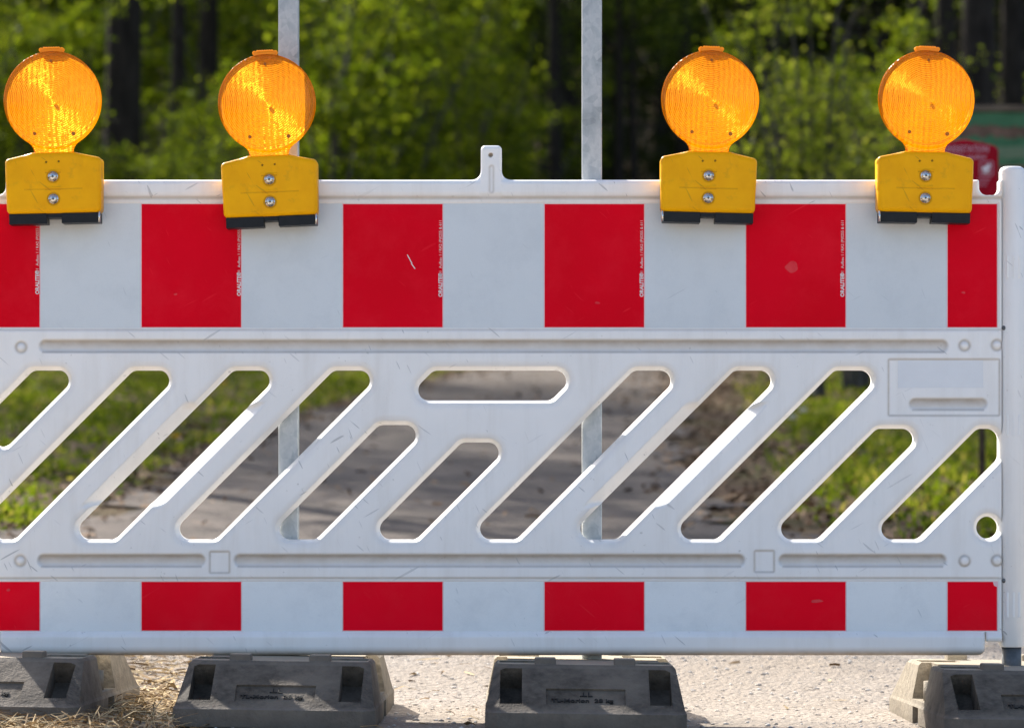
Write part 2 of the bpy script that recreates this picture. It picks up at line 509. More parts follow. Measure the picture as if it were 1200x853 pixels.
def text_mesh(name, body, size, extrude=0.0, bold=0.0):
    cu = bpy.data.curves.new(name, 'FONT'); cu.body = body; cu.size = size; cu.extrude = extrude; cu.offset = bold
    cu.align_x = 'LEFT'; cu.align_y = 'CENTER'; cu.resolution_u = 3
    o = bpy.data.objects.new(name, cu); col.objects.link(o)
    dg = bpy.context.evaluated_depsgraph_get(); dg.update()
    me = bpy.data.meshes.new_from_object(o.evaluated_get(dg))
    bpy.data.objects.remove(o); bpy.data.curves.remove(cu)
    me.name = name
    return me


def smoothstep(a, b, x):
    t = np.clip((x - a) / (b - a), 0, 1); return t * t * (3 - 2 * t)


# ------------------------------------------------------------------ signed distances on the survey grid
def clip_poly(poly, a, b, c):
    """keep a*x+b*y <= c"""
    out = []
    for k in range(len(poly)):
        p, q = poly[k], poly[(k + 1) % len(poly)]
        fp, fq = a * p[0] + b * p[1] - c, a * q[0] + b * q[1] - c
        if fp <= 0: out.append(p)
        if (fp < 0 < fq) or (fq < 0 < fp):
            t = fp / (fp - fq); out.append((p[0] + t * (q[0] - p[0]), p[1] + t * (q[1] - p[1])))
    return out


def sd_round_poly(U, V, planes, r):
    """outside distance (negative inside) of the convex cell of half-planes, corners rounded by r"""
    poly = [(-3000, -3000), (3000, -3000), (3000, 3000), (-3000, 3000)]
    for a, b, c in planes:
        n = math.hypot(a, b); poly = clip_poly(poly, a / n, b / n, c / n - r)
    d2 = np.full(U.shape, 1e9); inside = np.ones(U.shape, bool)
    m = len(poly)
    area = sum(poly[k][0] * poly[(k + 1) % m][1] - poly[(k + 1) % m][0] * poly[k][1] for k in range(m))
    for k in range(m):
        p, q = poly[k], poly[(k + 1) % m]
        ex, ey = q[0] - p[0], q[1] - p[1]; L = ex * ex + ey * ey
        if L < 1e-9: continue
        wx, wy = U - p[0], V - p[1]
        t = np.clip((wx * ex + wy * ey) / L, 0, 1)
        d2 = np.minimum(d2, (wx - ex * t) ** 2 + (wy - ey * t) ** 2)
        cr = ex * wy - ey * wx
        inside &= (cr > 0) if area > 0 else (cr < 0)
    d = np.sqrt(d2)
    return np.where(inside, -d, d) - r


def sd_box(U, V, x0, x1, y0, y1, r=0):
    qx = np.abs(U - (x0 + x1) / 2) - (x1 - x0) / 2 + r; qy = np.abs(V - (y0 + y1) / 2) - (y1 - y0) / 2 + r
    return np.hypot(np.maximum(qx, 0), np.maximum(qy, 0)) + np.minimum(np.maximum(qx, qy), 0) - r


def smin(a, b, k):
    h = np.maximum(k - np.abs(a - b), 0) / k
    return np.minimum(a, b) - h * h * k * .25


def quarter(s, w, depth):
    """rounded edge: 0 at s>=w, falling to depth at s=0"""
    t = np.clip(1 - s / w, 0, 1)
    return depth * (1 - np.sqrt(np.maximum(1 - t * t, 0)))


# ------------------------------------------------------------------ the barrier
def build_barrier():
    MID = 577.0
    us = np.arange(-20, 1174.6, 1.3); vs = np.arange(164, 769.5, 1.3)
    U, V = np.meshgrid(us, vs, indexing='ij')
    UM = np.abs(U - MID)                     # the board is symmetrical about its tab
    # ---- outline (body_out < 0 inside)
    slab = np.maximum(211 - V, V - 767.3)
    tab = sd_box(U, V, 563.5, 588, 171, 240, 5)
    body = smin(slab, tab, 12)
    notch = sd_box(UM, V, 1147 - MID, 1171 - MID, 100, 229, 9)
    body = np.maximum(body, -notch)
    nb = sd_box(UM, V, 1153.5 - MID, 1200 - MID, 752, 800, 4)
    body = np.maximum(body, -nb)
    foot = sd_box(UM, V, -2000, 1154 - MID, 700, 767.3, 8)   # rounds the lower corner of the bottom rail
    body = np.where((V > 740) & (UM > 1120 - MID) & (UM < 1156 - MID), np.maximum(body, foot), body)
    # ---- openings
    slots = []
    spec = {}
    for k in range(11):
        L = 470 + 117.8 * k; Rr = L + 61
        top = {4: 497.5, 5: 518, 9: 502, 10: 502}.get(k, 433.5)
        pl = [(0, -1, -top), (0, 1, 632), (-1, -1, -L), (1, 1, Rr), (-1, 0, 10)]
        if k == 10: pl.append((1, 0, 1171))
        s = sd_round_poly(U, V, pl, 12.5); slots.append(s); spec[k] = s
    slots.append(sd_round_poly(U, V, [(0, -1, -433.5), (0, 1, 469), (-1, -1, -941), (1, 1, 1115)], 12.5))
    slots.append(np.hypot(U - 1158, V - 618) - 13)
    hole = np.minimum.reduce(slots)
    f = np.minimum(-body, hole)
    # ---- relief in millimetres towards the viewer
    prof_v = [164, 211, 213, 217, 226, 230.5, 231.5, 233, 234, 237.5, 238.5, 384.5, 385.5, 386.3, 387, 388, 389, 676, 676.5, 677.6, 678.4, 680, 681, 739.5, 740.5, 742, 746, 758, 764, 770]
    prof_d = [7, 7, 9.5, 11, 11, 8, 4.2, 2.6, 3.4, 3.4, 0, 0, 3.2, 1.4, 1.4, 3.6, 4, 4, 3.4, 1.0, 2.8, 2.8, 0, 0, 3, 6, 11, 11, 9, 7]
    d = np.interp(V, prof_v, prof_d)
    intab = tab < 0
    d = np.where(intab, np.maximum(d, 0) * 0 + np.interp(V, [164, 205, 226, 232, 237, 238.5], [9.5, 9.5, 10.5, 4, 3.4, 0]), d)
    # flat margin right of the film
    mar = smoothstep(1169 - MID, 1171 - MID, UM) * (V > 236) * (V < 742)
    d = np.maximum(d, 4 * mar)
    dirt_shade = np.zeros(U.shape)  # dirt mask, with groove and crease shading darkened into it
    # long grooves
    def groove(x0, x1, yc, hh, dep):
        nonlocal d, dirt_shade
        cx = np.clip(U, x0 + hh, x1 - hh); rr = np.hypot(U - cx, V - yc) / hh
        g = np.where(rr < 1, .5 + .5 * np.cos(np.pi * np.clip(rr, 0, 1) ** 2.6), 0)
        d = d - dep * g
        dirt_shade = np.maximum(dirt_shade, np.where(rr < 1.15, .50 * smoothstep(1.05, .6, rr) * smoothstep(yc + hh, yc - hh, V) + .45 * np.exp(-((V - yc - hh * .86) / 1.0) ** 2) * (np.abs(U - (x0 + x1) / 2) < (x1 - x0) / 2 - hh * .6) + .16 * smoothstep(1.05, .6, rr), 0))
    groove(45, 1112, 405.5, 8.5, 7.5)
    groove(43, 242, 656.5, 8.5, 7.5); groove(273, 874, 656.5, 8.5, 7.5); groove(911, 1110, 656.5, 8.5, 7.5)
    groove(1064, 1158, 473.5, 8, 5)
    for (x0, x1, y0, y1, dep) in ((246, 269, 646, 671, 1.8), (884, 907, 645, 670, 1.8), (1041, 1171, 421, 487, 1.6)):
        s = sd_box(U, V, x0, x1, y0, y1, 1.5)
        d = d - dep * smoothstep(1.0, -1.2, s)
        dirt_shade = np.maximum(dirt_shade, .5 * np.exp(-(s / 1.2) ** 2))
    d = d - .8 * smoothstep(.8, -.8, sd_box(U, V, 1051, 1153, 422, 455, 1))
    for cx, cy, up in ((25, 407, 0), (1130, 405, 0), (1168, 404.5, 0), (24, 657, 0), (1130, 657, 1), (1168, 656.5, 1), (-14, 405, 0), (-14, 657, 1)):
        rr = np.hypot(U - cx, V - cy)
        d = d + (5.5 * np.sqrt(np.clip(1 - (rr / 6.2) ** 2, 0, 1)) - .8 * np.exp(-((rr - 7) / 1.2) ** 2) if up else 2.6 * smoothstep(4.6, 2.5, rr) - 2.2 * np.exp(-((rr - 6) / 1.5) ** 2))
        dirt_shade = np.maximum(dirt_shade, .5 * np.exp(-((rr - 6) / 1.6) ** 2))
    # tab detail: a sunk keyhole line and a hole mark
    s = np.hypot(U - 576, np.clip(V, 197, 224) - V) - 2.2
    d = d - 1.5 * smoothstep(1.2, -.6, s); dirt_shade = np.maximum(dirt_shade, .35 * np.exp(-(s / 1.2) ** 2))
    s = np.hypot(U - 575, V - 182.5); d = d - 6 * smoothstep(2.8, 1.2, s); dirt_shade = np.maximum(dirt_shade, 1.6 * smoothstep(3, 1.5, s))
    # rounded rims of the openings, wide grip bevels on two of them
    hs = np.maximum(hole, 0)
    rim = 15.5 * np.clip(1 - hs / 4.5, 0, 1) ** 1.12 + 2.2 * smoothstep(11, 3, hs)
    for k, (ta, tb) in ((2, (180, 400)), (7, (180, 400))):
        s = np.maximum(spec[k], 0)
        L = 470 + 117.8 * k
        along = V - (U - (L + 30 - 533))            # position along the slot, 0 at mid height
        mid = smoothstep(150, 128, np.abs(V * 2 - 1066 + 0 * along) + 22)
        side = ((U + V) < L + 12) | ((U + V) > L + 49)
        bev = np.where(side, np.clip(1 - s / 13.0, 0, 1) * 31, 0) * mid
        rim = np.maximum(rim, bev)
    d = d - rim
    dirt_shade = np.maximum(dirt_shade, .10 * smoothstep(13, 3, hs))
    dirt_shade = np.maximum(dirt_shade, .45 * np.exp(-((V - 232.5) / 2.2) ** 2))
    dirt_shade = np.maximum(dirt_shade, .40 * np.exp(-((V - 677.4) / 1.4) ** 2))
    dirt_shade = np.maximum(dirt_shade, .35 * np.exp(-((V - 386.6) / 1.2) ** 2))
    dirt_shade = np.maximum(dirt_shade, .75 * smoothstep(757, 768, V))
    d = d - quarter(np.maximum(-body, 0), 5.5, 8)
    root = empty('crash_barrier', (0, 0, 0), 'long white plastic road barrier with red stripes and slanted slots across the track', 'barrier')
    ox, oz = 600.0, HY + ZC * S
    me = field_mesh('panel', us, vs, f, d / 1000., .036, ox, oz, True, dirt_shade)
    panel = link('panel', me, 'white_plastic', root, True)

    # ---- reflective films
    def film(v0, v1):
        vsx = []; q = []; mi = []
        def rect(a, b, t, bt, y, m):
            n = len(vsx); q.append([n, n + 1, n + 2, n + 3]); mi.append(m)
            vsx.extend([(X(a), y, Z(bt)), (X(b), y, Z(bt)), (X(b), y, Z(t)), (X(a), y, Z(t))])
        bounds = [-15] + [47.2 + 118.05 * k for k in range(10)] + [1169]
        rect(-16, 1169.8, v0 - 1, v1 + 1, -.0007, 0)
        for k in range(0, len(bounds) - 1):
            a, b = bounds[k], bounds[k + 1]
            if k % 2 == 0:
                rect(a - .5, b + .5, v0 - .9, v1 + .9, -.0009, 2)
                if v0 > 600 and k == 10:       # torn upper corner
                    n = len(vsx); q.append([n, n + 1, n + 2, n + 3, n + 4, n + 5]); mi.append(1)
                    vsx.extend([(X(a + .8), -.0012, Z(v1)), (X(b - .8), -.0012, Z(v1)), (X(b - .8), -.0012, Z(v0 + 6)), (X(b - 4.2), -.0012, Z(v0 + 4.5)), (X(b - 5.5), -.0012, Z(v0)), (X(a + .8), -.0012, Z(v0))])
                else:
                    rect(a + .8, b - .8, v0, v1, -.0012, 1)
            else:
                rect(a + .5, b - .5, v0, v1, -.0010, 0)
        me = npmesh('reflective_film', vsx, None, q)
        o = link('reflective_film', me, ['white_film', 'red_film', 'film_edge'] if v0 < 500 else ['white_film_lifted', 'red_film_lifted', 'film_edge'], root)
        me.polygons.foreach_set('material_index', mi)
        return o
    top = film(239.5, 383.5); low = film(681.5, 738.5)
    for u, v, ang, ln in ((480, 304, -60, 6), (484, 312, -52, 4)):
        bm = bmesh.new(); a = math.radians(ang); c, s_ = math.cos(a), math.sin(a)
        p = [(-ln, -.2), (ln, -.55), (ln, .55), (-ln, .9)]
        bm.faces.new([bm.verts.new((X(u + c * a_ - s_ * b_), -.0016, Z(v - (s_ * a_ + c * b_)))) for a_, b_ in p])
        bm_obj('scratch', bm, 'ink_white', top)
    for u, v, ru, rv in ((928, 313, 7.5, 6), (957, 704, 7, 2.0), (10, 691, 2.2, 1.6), (1129, 343, 2.4, 1.2), (700, 355, 3, 1.4), (206, 345, 2.2, 1.2)):
        bm = bmesh.new(); n = 18
        bm.faces.new([bm.verts.new((X(u + ru * (1 + .15 * math.sin(3 * t + u)) * math.cos(t)), -.0015, Z(v - rv * (1 + .2 * math.sin(2 * t + v)) * math.sin(t)))) for t in [2 * math.pi * i / n for i in range(n)]])
        bm_obj('worn_spot', bm, 'red_worn', top if v < 500 else low)
    tm1 = text_mesh('printed_text', 'ORALITE\u00ae', .0102, 0, .0004)
    tm2 = text_mesh('printed_text', '611  Aufbau 1 / RA2 (P)0255 & 611', .0078)
    for tmx in (tm1, tm2): tmx.materials.append(M['ink_white'])
    for k, (u, vb) in enumerate(((44, 345), (280.3, 347), (516.3, 348), (752, 348), (987.3, 348))):
        o = bpy.data.objects.new('printed_text', tm1); col.objects.link(o); o.parent = top
        o.rotation_euler = (math.pi / 2, -math.pi / 2, 0); o.location = (X(u), -.0017, Z(vb))
        o = bpy.data.objects.new('printed_text', tm2); col.objects.link(o); o.parent = top
        o.rotation_euler = (math.pi / 2, -math.pi / 2, 0); o.location = (X(u), -.0017, Z(vb - 24))
    # pale worn label in the sunk field
    bm = bmesh.new(); add_box(bm, X(1052), X(1152), -.0024, -.0012, Z(454.5), Z(422.5))
    bm_obj('blank_label', bm, 'label_white', root)
    # ---- end posts
    for u in (1187.0, 2 * MID - 1187.0):
        xc, yc, r = X(u), .0135, .0262
        bm = bmesh.new(); prof = [(Z(758), r - .003), (Z(756), r), (Z(201), r), (Z(197), r - .003), (Z(195), r - .009), (Z(194.7), 0.0001)]
        n = 40; rings = []
        for z, rr in prof:
            rings.append([bm.verts.new((xc + rr * math.cos(2 * math.pi * i / n), yc + rr * math.sin(2 * math.pi * i / n), z)) for i in range(n)])
        for a, b in zip(rings, rings[1:]):
            for i in range(n): bm.faces.new([a[i], a[(i + 1) % n], b[(i + 1) % n], b[i]])
        post = bm_obj('end_post', bm, 'white_plastic', root, True)
        for va, vb in ((300, 326), (486, 511), (694, 723)):
            bm = bmesh.new()
            for du in (-7, 0, 6.5):
                xx = xc + du / S
                yy = yc - math.sqrt(max(r * r - (du / S) ** 2, 0))
                add_box(bm, xx - .0022, xx + .0022, yy - .0016, yy + .004, Z(vb), Z(va))
            bm_obj('grip_ribs', bm, 'white_plastic', post, False, .0008, 2)
        bm = bmesh.new(); add_cyl(bm, (X(u - .5), yc, (Z(758) + .07) / 2 + .004), .0195, Z(756) - .07, 'Z', 32)
        bm_obj('foot_tube', bm, 'dark_steel', post, True)
        sgn = 1 if u > MID else -1
        for v in (384.5, 680):
            bm = bmesh.new(); add_ball(bm, (X(u - sgn * 10.8), -.0045, Z(v)), .0048, 1, .8, 1, 12)
            bm_obj('rivet', bm, 'dark_steel', root, True)
    # clamps holding the board to the posts behind it
    for px in (338.5, 693.5):
        for v in (300, 706):
            bm = bmesh.new(); xx = (px - 600) * 7.56 / F
            add_box(bm, xx - .034, xx + .034, .0355, .0385, Z(v + 9), Z(v - 9))
            add_box(bm, xx - .034, xx - .0225, .0385, .084, Z(v + 9), Z(v - 9))
            add_box(bm, xx + .0225, xx + .034, .0385, .084, Z(v + 9), Z(v - 9))
            bm_obj('clamp', bm, 'galvanised_steel', root, False, .001, 1)
    return root


build_barrier()


# ------------------------------------------------------------------ metal posts
def build_post(px, label):
    Yc = .060; xx = (px - 600) * (Yc + D) / F; h = 3.1
    root = empty('metal_post', (xx, Yc, gz(xx, Yc)), label, 'post', 'posts standing behind the barrier')
    bm = bmesh.new(); w = .0200
    vs = add_box(bm, -w, w, -w, w, 0.02, h)
    o = bm_obj('tube', bm, 'galvanised_steel', root, False, .0035, 3)
    bm = bmesh.new(); add_box(bm, -w - .001, w + .001, -w - .001, w + .001, h, h + .012)
    bm_obj('end_cap', bm, 'black_plastic', root, False, .003, 2)
    return root


build_post(338.5, 'left galvanised steel post, rising beside the second warning lamp from the left')
build_post(693.5, 'right galvanised steel post, alone between the white tab and the third lamp')


# ------------------------------------------------------------------ warning lamps
def lamp_meshes():
    m = {}
    # housing, centred on the lamp axis; local v = 0 at lens centre
    us = np.arange(-60, 60.1, .8); vs = np.arange(54, 140, .8)
    U, V = np.meshgrid(us, vs, indexing='ij'); A = np.abs(U)
    planes = [(0, 1, 132.5), (0, -1, -61.5)]
    out = sd_round_poly(U, V, [(1, .026, 58.0), (-1, .026, 58.0), (0, 1, 132.5), (0, -1, -61.5), (.22, -1, -56.2), (-.22, -1, -56.2)], 5.5)
    d = np.full(U.shape, 55.0)
    d -= quarter(np.maximum(-out, 0), 6.5, 9)
    d -= 6.0 * smoothstep(24, 36, A) * smoothstep(104, 60, V)        # flanks fall back beside the neck plate
    d -= .5 * np.exp(-((V - 104.5) / .7) ** 2) * (A < 34)             # seam
    dirt_shade = .35 * np.exp(-((V - 104.5) / .7) ** 2) * (A < 34)
    for vv in (103, 83.5):
        s = sd_box(U, V, -9.5, 9.5, vv - 1, vv + 1, .8)
        d += 1.3 * smoothstep(.6, -.6, s); dirt_shade = np.maximum(dirt_shade, .5 * np.exp(-((V - vv - 1.8) / .8) ** 2) * (A < 9.5))
    for vv in (85 + 5, 116):
        s = np.hypot(U, V - vv); d -= 1.2 * smoothstep(7.6, 6.4, s); dirt_shade = np.maximum(dirt_shade, .55 * np.exp(-((s - 7) / .9) ** 2))
    for du, vv in ((-7.5, 73), (7, 72.5)):
        s = np.hypot(U - du, V - vv); d -= 2 * smoothstep(1.4, .6, s); dirt_shade = np.maximum(dirt_shade, 1.2 * smoothstep(1.6, .8, s))
    m['housing'] = field_mesh('housing', us, vs, -out, d / 1000, 0.0, 0, 0, True, dirt_shade)
    # lens shells: disc with a neck
    us = np.arange(-60, 60.1, .8); vs = np.arange(-60, 66, .8)
    U, V = np.meshgrid(us, vs, indexing='ij'); rr = np.hypot(U, V)
    neck = sd_round_poly(U, V, [(0, 1, 64), (0, -1, 0), (1, -.12, 15.5), (-1, -.12, 15.5)], 2)
    out = smin(rr - 57.0, neck, 10)
    q = np.clip(rr / 57, 0, 1)
    d = 8 + 17 * (1 - q ** 2.2)
    d = np.where(rr > 57, 8 - 0 * rr, d)
    d += 3.0 * smoothstep(51.5, 53.5, rr) * smoothstep(58, 56, rr)     # raised rim
    d -= quarter(np.maximum(-out, 0), 2.6, 4)
    d += .7 * np.exp(-((rr - 7) / 1.3) ** 2) + .5 * np.exp(-((rr - 12) / 1.2) ** 2)
    for k in range(9):                                                 # little ribs low on the lens
        vv = 29 + 2.6 * k
        d += .9 * smoothstep(.9, .3, sd_box(U, V, -4, 4, vv - .5, vv + .5, .3))
    m['lens'] = field_mesh('lens', us, vs, -out, d / 1000, 0, 0, 0, False)
    d2 = 6 + 14 * (1 - q ** 2.2); d2 = np.where(rr > 57, 6, d2)
    d2 -= quarter(np.maximum(-out, 0), 2.6, 4)
    m['rear_lens'] = field_mesh('rear_lens', us, vs, -out, d2 / 1000, 0, 0, 0, False, None, True)
    for k, v in m.items():
        v.polygons.foreach_set('use_smooth', [True] * len(v.polygons))
    m['housing'].materials.append(M['yellow_housing']); m['lens'].materials.append(M['amber_lens_front']); m['rear_lens'].materials.append(M['amber_lens_rear'])
    return m


LM = lamp_meshes()


def build_lamp(u, v, tilt, label, ridge=0, yaw=0.):
    yf = -.013                     # back of the housing touches the board's rail
    root = empty('warning_lamp', (X(u) * (D - .04) / D, yf, ZC + (HY - v) * (D - .04) / F), label, 'warning lamp',
                 'amber warning lamps mounted along the barrier', (0, math.radians(tilt), 0))
    h = link('housing', LM['housing'], None, root)
    yl = -.028
    ln = link('lens', LM['lens'], None, root); ln.location.y = yl; ln.rotation_euler.z = math.radians(yaw)
    rl = link('rear_lens', LM['rear_lens'], None, root); rl.location.y = yl - .0003; rl.rotation_euler.z = math.radians(yaw)
    k = 1 / S
    # inner reflector bar and bulb
    bm = bmesh.new(); add_cyl(bm, (0, -.006, 0), .0035, .008, 'Y', 20)
    o = bm_obj('bulb', bm, 'amber_plastic', root); o.location.y = yl
    # clip on top
    bm = bmesh.new()
    add_box(bm, -13 * k, 13 * k, -.0075, .0065, 55 * k, 60 * k)
    for i in range(7):
        add_cyl(bm, ((-8.4 + 2.8 * i) * k, 0, 60.3 * k), 1.75 * k, .015, 'Y', 10)
    for sx in (-1, 1): add_cyl(bm, (sx * 12.2 * k, 0, 58.6 * k), 2.6 * k, .013, 'Y', 12)
    o = bm_obj('clip', bm, 'amber_plastic', ln, False, .0006, 1)
    for du, dv, r_ in ((0, 45, 1.6), (-21, -39, 1.9), (24, -40, 2.3)):
        q = min(math.hypot(du, dv) / 57, 1)
        yy = -(8 + 17 * (1 - q ** 2.2)) / 1000
        bm = bmesh.new(); add_cyl(bm, (du * k, yy - .0006, dv * k), r_ * k, .004, 'Y', 14)
        bm_obj('lens_screw', bm, 'dark_amber', ln)
    # bolts
    for vv in (90, 116):
        bm = bmesh.new(); add_cyl(bm, (0, -.0546, -vv * k), 5.9 * k, .0024, 'Y', 24)
        w = bm_obj('washer', bm, 'chrome', h, True)
        bm = bmesh.new(); vsx = bmesh.ops.create_uvsphere(bm, u_segments=20, v_segments=12, radius=4.6 * k)['verts']
        for p in vsx: p.co = Vector((p.co.x, p.co.y * .62 if p.co.y < 0 else 0, p.co.z)) + Vector((0, -.0558, -vv * k))
        b = bm_obj('bolt', bm, 'chrome', h, True)
        bm = bmesh.new(); add_cyl(bm, (0, -.0558 - .0046, -vv * k), 1.5 * k, .0008, 'Y', 6)
        bm_obj('socket', bm, 'dark_steel', b)
    # battery base
    bm = bmesh.new()
    y0, y1 = -.0500, -.003
    z0, z1 = -144.5 * k, -132.3 * k
    add_box(bm, -52.5 * k, -8.5 * k, y0, y1, z0, z1); add_box(bm, 8.5 * k, 53 * k, y0, y1, z0 + .4 * k, z1)
    add_box(bm, -8.5 * k, 8.5 * k, y0 + .002, y1, z1 - 5.5 * k, z1)
    bb = bm_obj('battery_base', bm, 'black_plastic', root, False, .0012, 2)
    bm = bmesh.new(); sx = ridge
    add_cyl(bm, (sx * 52.5 * k, y0 - .0015, -138 * k), .0022, 12 * k, 'Z', 10)
    bm_obj('hinge_pin', bm, 'chrome', bb, True)
    return root


build_lamp(62, 118, -1.3, 'leftmost of the four amber warning lamps, at the picture edge', 1)
build_lamp(313, 121.5, -2.3, 'amber warning lamp in front of the left steel post, tilted a little', 1)
build_lamp(832, 117, 1.4, 'third amber warning lamp from the left, right of the bare steel post', -1, 2.)
build_lamp(1085, 117, 1.2, 'rightmost amber warning lamp, in front of the red dispenser', -1, 7.)


# ------------------------------------------------------------------ rubber foot blocks
def block_mesh():
    W, L, H = .192, .40, .120
    bm = bmesh.new()
    # outline rings from bottom to top: (half width, front y, rear y, z)
    rings = [(W, -L, L, 0), (W, -L, L, .034), (W * .985, -L + .012, L - .012, .040), (W * .915, -.262, .262, H - .006), (W * .885, -.250, .250, H)]
    vr = []
    for w, yf, yr, z in rings:
        c = .022
        pts = [(-w + c, yf), (w - c, yf), (w, yf + c), (w, yr - c), (w - c, yr), (-w + c, yr), (-w, yr - c), (-w, yf + c)]
        vr.append([bm.verts.new((x, y, z)) for x, y in pts])
    for a, b in zip(vr, vr[1:]):
        for i in range(8): bm.faces.new([a[i], a[(i + 1) % 8], b[(i + 1) % 8], b[i]])
    bm.faces.new(vr[0][::-1]); bm.faces.new(vr[-1])
    bmesh.ops.recalc_face_normals(bm, faces=bm.faces)
    me = bpy.data.meshes.new('block_body'); bm.to_mesh(me); bm.free()
    base = bpy.data.objects.new('tmp_body', me); col.objects.link(base)
    cuts = []

    def cutter(make):
        b = bmesh.new(); make(b); bmesh.ops.recalc_face_normals(b, faces=b.faces)
        m = bpy.data.meshes.new('tmp'); b.to_mesh(m); b.free()
        o = bpy.data.objects.new('tmp', m); col.objects.link(o); cuts.append(o)
    for sx in (-1, 1):
        # waist notches, arched openings underneath
        cutter(lambda b: add_box(b, min(sx * .150, sx * .30), max(sx * .150, sx * .30), -.085, .075, .047, .20))
        cutter(lambda b: add_box(b, min(sx * .140, sx * .31), max(sx * .140, sx * .31), -.035, .040, -.02, .034))
        # hand holes in both slopes
        for sy in (-1, 1):
            def hole(b):
                vs = add_box(b, sx * .143 - .021, sx * .143 + .021, -.062, .062, -.05, .036)
                bmesh.ops.rotate(b, verts=vs, cent=(0, 0, 0), matrix=Matrix.Rotation(sy * -.52, 3, 'X'))
                bmesh.ops.translate(b, verts=vs, vec=(0, sy * .320, .085))
            cutter(hole)
        # pockets in the top plate
        cutter(lambda b: add_box(b, min(sx * .085, sx * .166), max(sx * .085, sx * .166), -.185, -.10, H - .012, H + .05))
        cutter(lambda b: add_box(b, min(sx * .085, sx * .166), max(sx * .085, sx * .166), .10, .185, H - .012, H + .05))
    for sy in (-1, 1):
        def fld(b):
            vs = add_box(b, -.076, .076, -.028, .028, -.008, .03)
            bmesh.ops.rotate(b, verts=vs, cent=(0, 0, 0), matrix=Matrix.Rotation(sy * -.53, 3, 'X'))
            bmesh.ops.translate(b, verts=vs, vec=(0, sy * .350, .0665))
        cutter(fld)
    for o in cuts:
        mod = base.modifiers.new('b', 'BOOLEAN'); mod.operation = 'DIFFERENCE'; mod.object = o; mod.solver = 'EXACT'
    bv = base.modifiers.new('v', 'BEVEL'); bv.width = .0035; bv.segments = 2; bv.limit_method = 'ANGLE'; bv.angle_limit = .6
    dg = bpy.context.evaluated_depsgraph_get(); dg.update()
    out = bpy.data.meshes.new_from_object(base.evaluated_get(dg))
    for o in cuts + [base]:
        m = o.data; bpy.data.objects.remove(o); bpy.data.meshes.remove(m)
    out.name = 'block'; out.materials.clear(); out.materials.append(M['dusty_rubber'])
    return out, H


BM_, BH = block_mesh()


def build_block(x, y, rot, label, first):
    tilt = math.atan(.0135) if abs(x) < 2.5 else 0
    root = empty('rubber_foot', (x, y, gz(x, y) + .001), label, 'foot block', 'black rubber foot blocks under the barrier', (0, tilt, rot))
    if first is None:
        o = link('block', BM_, None, root)
        for sx in (-1, 1):
            for sy in (-1, 1):
                bm = bmesh.new()
                add_box(bm, sx * .077 - .0205, sx * .077 + .0205, sy * .225 - .022, sy * .225 + .022, BH - .004, BH + .0125)
                bm_obj('lug', bm, 'dusty_rubber', root, False, .003, 2)
            bm = bmesh.new()
            add_cyl(bm, (sx * .150, -.004, .066), .027, .040, 'Z', 28)
            bm_obj('sleeve', bm, 'dusty_rubber', root, True)
        # raised moulded lettering in the front and rear fields
        for sy in (-1, 1):
            for txt, sz, px_, pz in (('\u22a5L', .020, -.012, .012), ('TL-Morion  28 kg', .0165, -.066, -.009)):
                tm = text_mesh('moulded_lettering', txt, sz, .0012, .0003); tm.materials.append(M['ink_dark'])
                t = link('moulded_lettering', tm, None, root)
                n = .53
                base = Vector((0, sy * .350, .0665))
                if sy < 0: Rm = Matrix.Rotation(n, 3, 'X')
                else: Rm = Matrix.Rotation(math.pi, 3, 'Z') @ Matrix.Rotation(n, 3, 'X')
                t.rotation_euler = Rm.to_euler()
                t.location = base + Rm @ Vector((px_, pz, -.0072))
    else:
        for ch in first.children:
            c = ch.copy(); col.objects.link(c); c.parent = root
    return root


f0 = build_block(-.446, .02, math.radians(-1.0), 'black rubber foot block under the second lamp from the left', None)
build_block(-.992, .02, math.radians(-3.0), 'black rubber foot block at the left edge, with straw heaped against it', f0)
build_block(.139, .03, math.radians(.2), 'black rubber foot block standing alone on gravel, right of the middle', f0)
build_block(.998, .03, math.radians(2.2), 'dusty rubber foot block carrying the right end post of the barrier', f0)


# ------------------------------------------------------------------ ground, path
def axis(parts):
    out = []
    for a, b, st in parts: out.append(np.arange(a, b, st))
    out.append([parts[-1][1]])
    return np.concatenate(out)


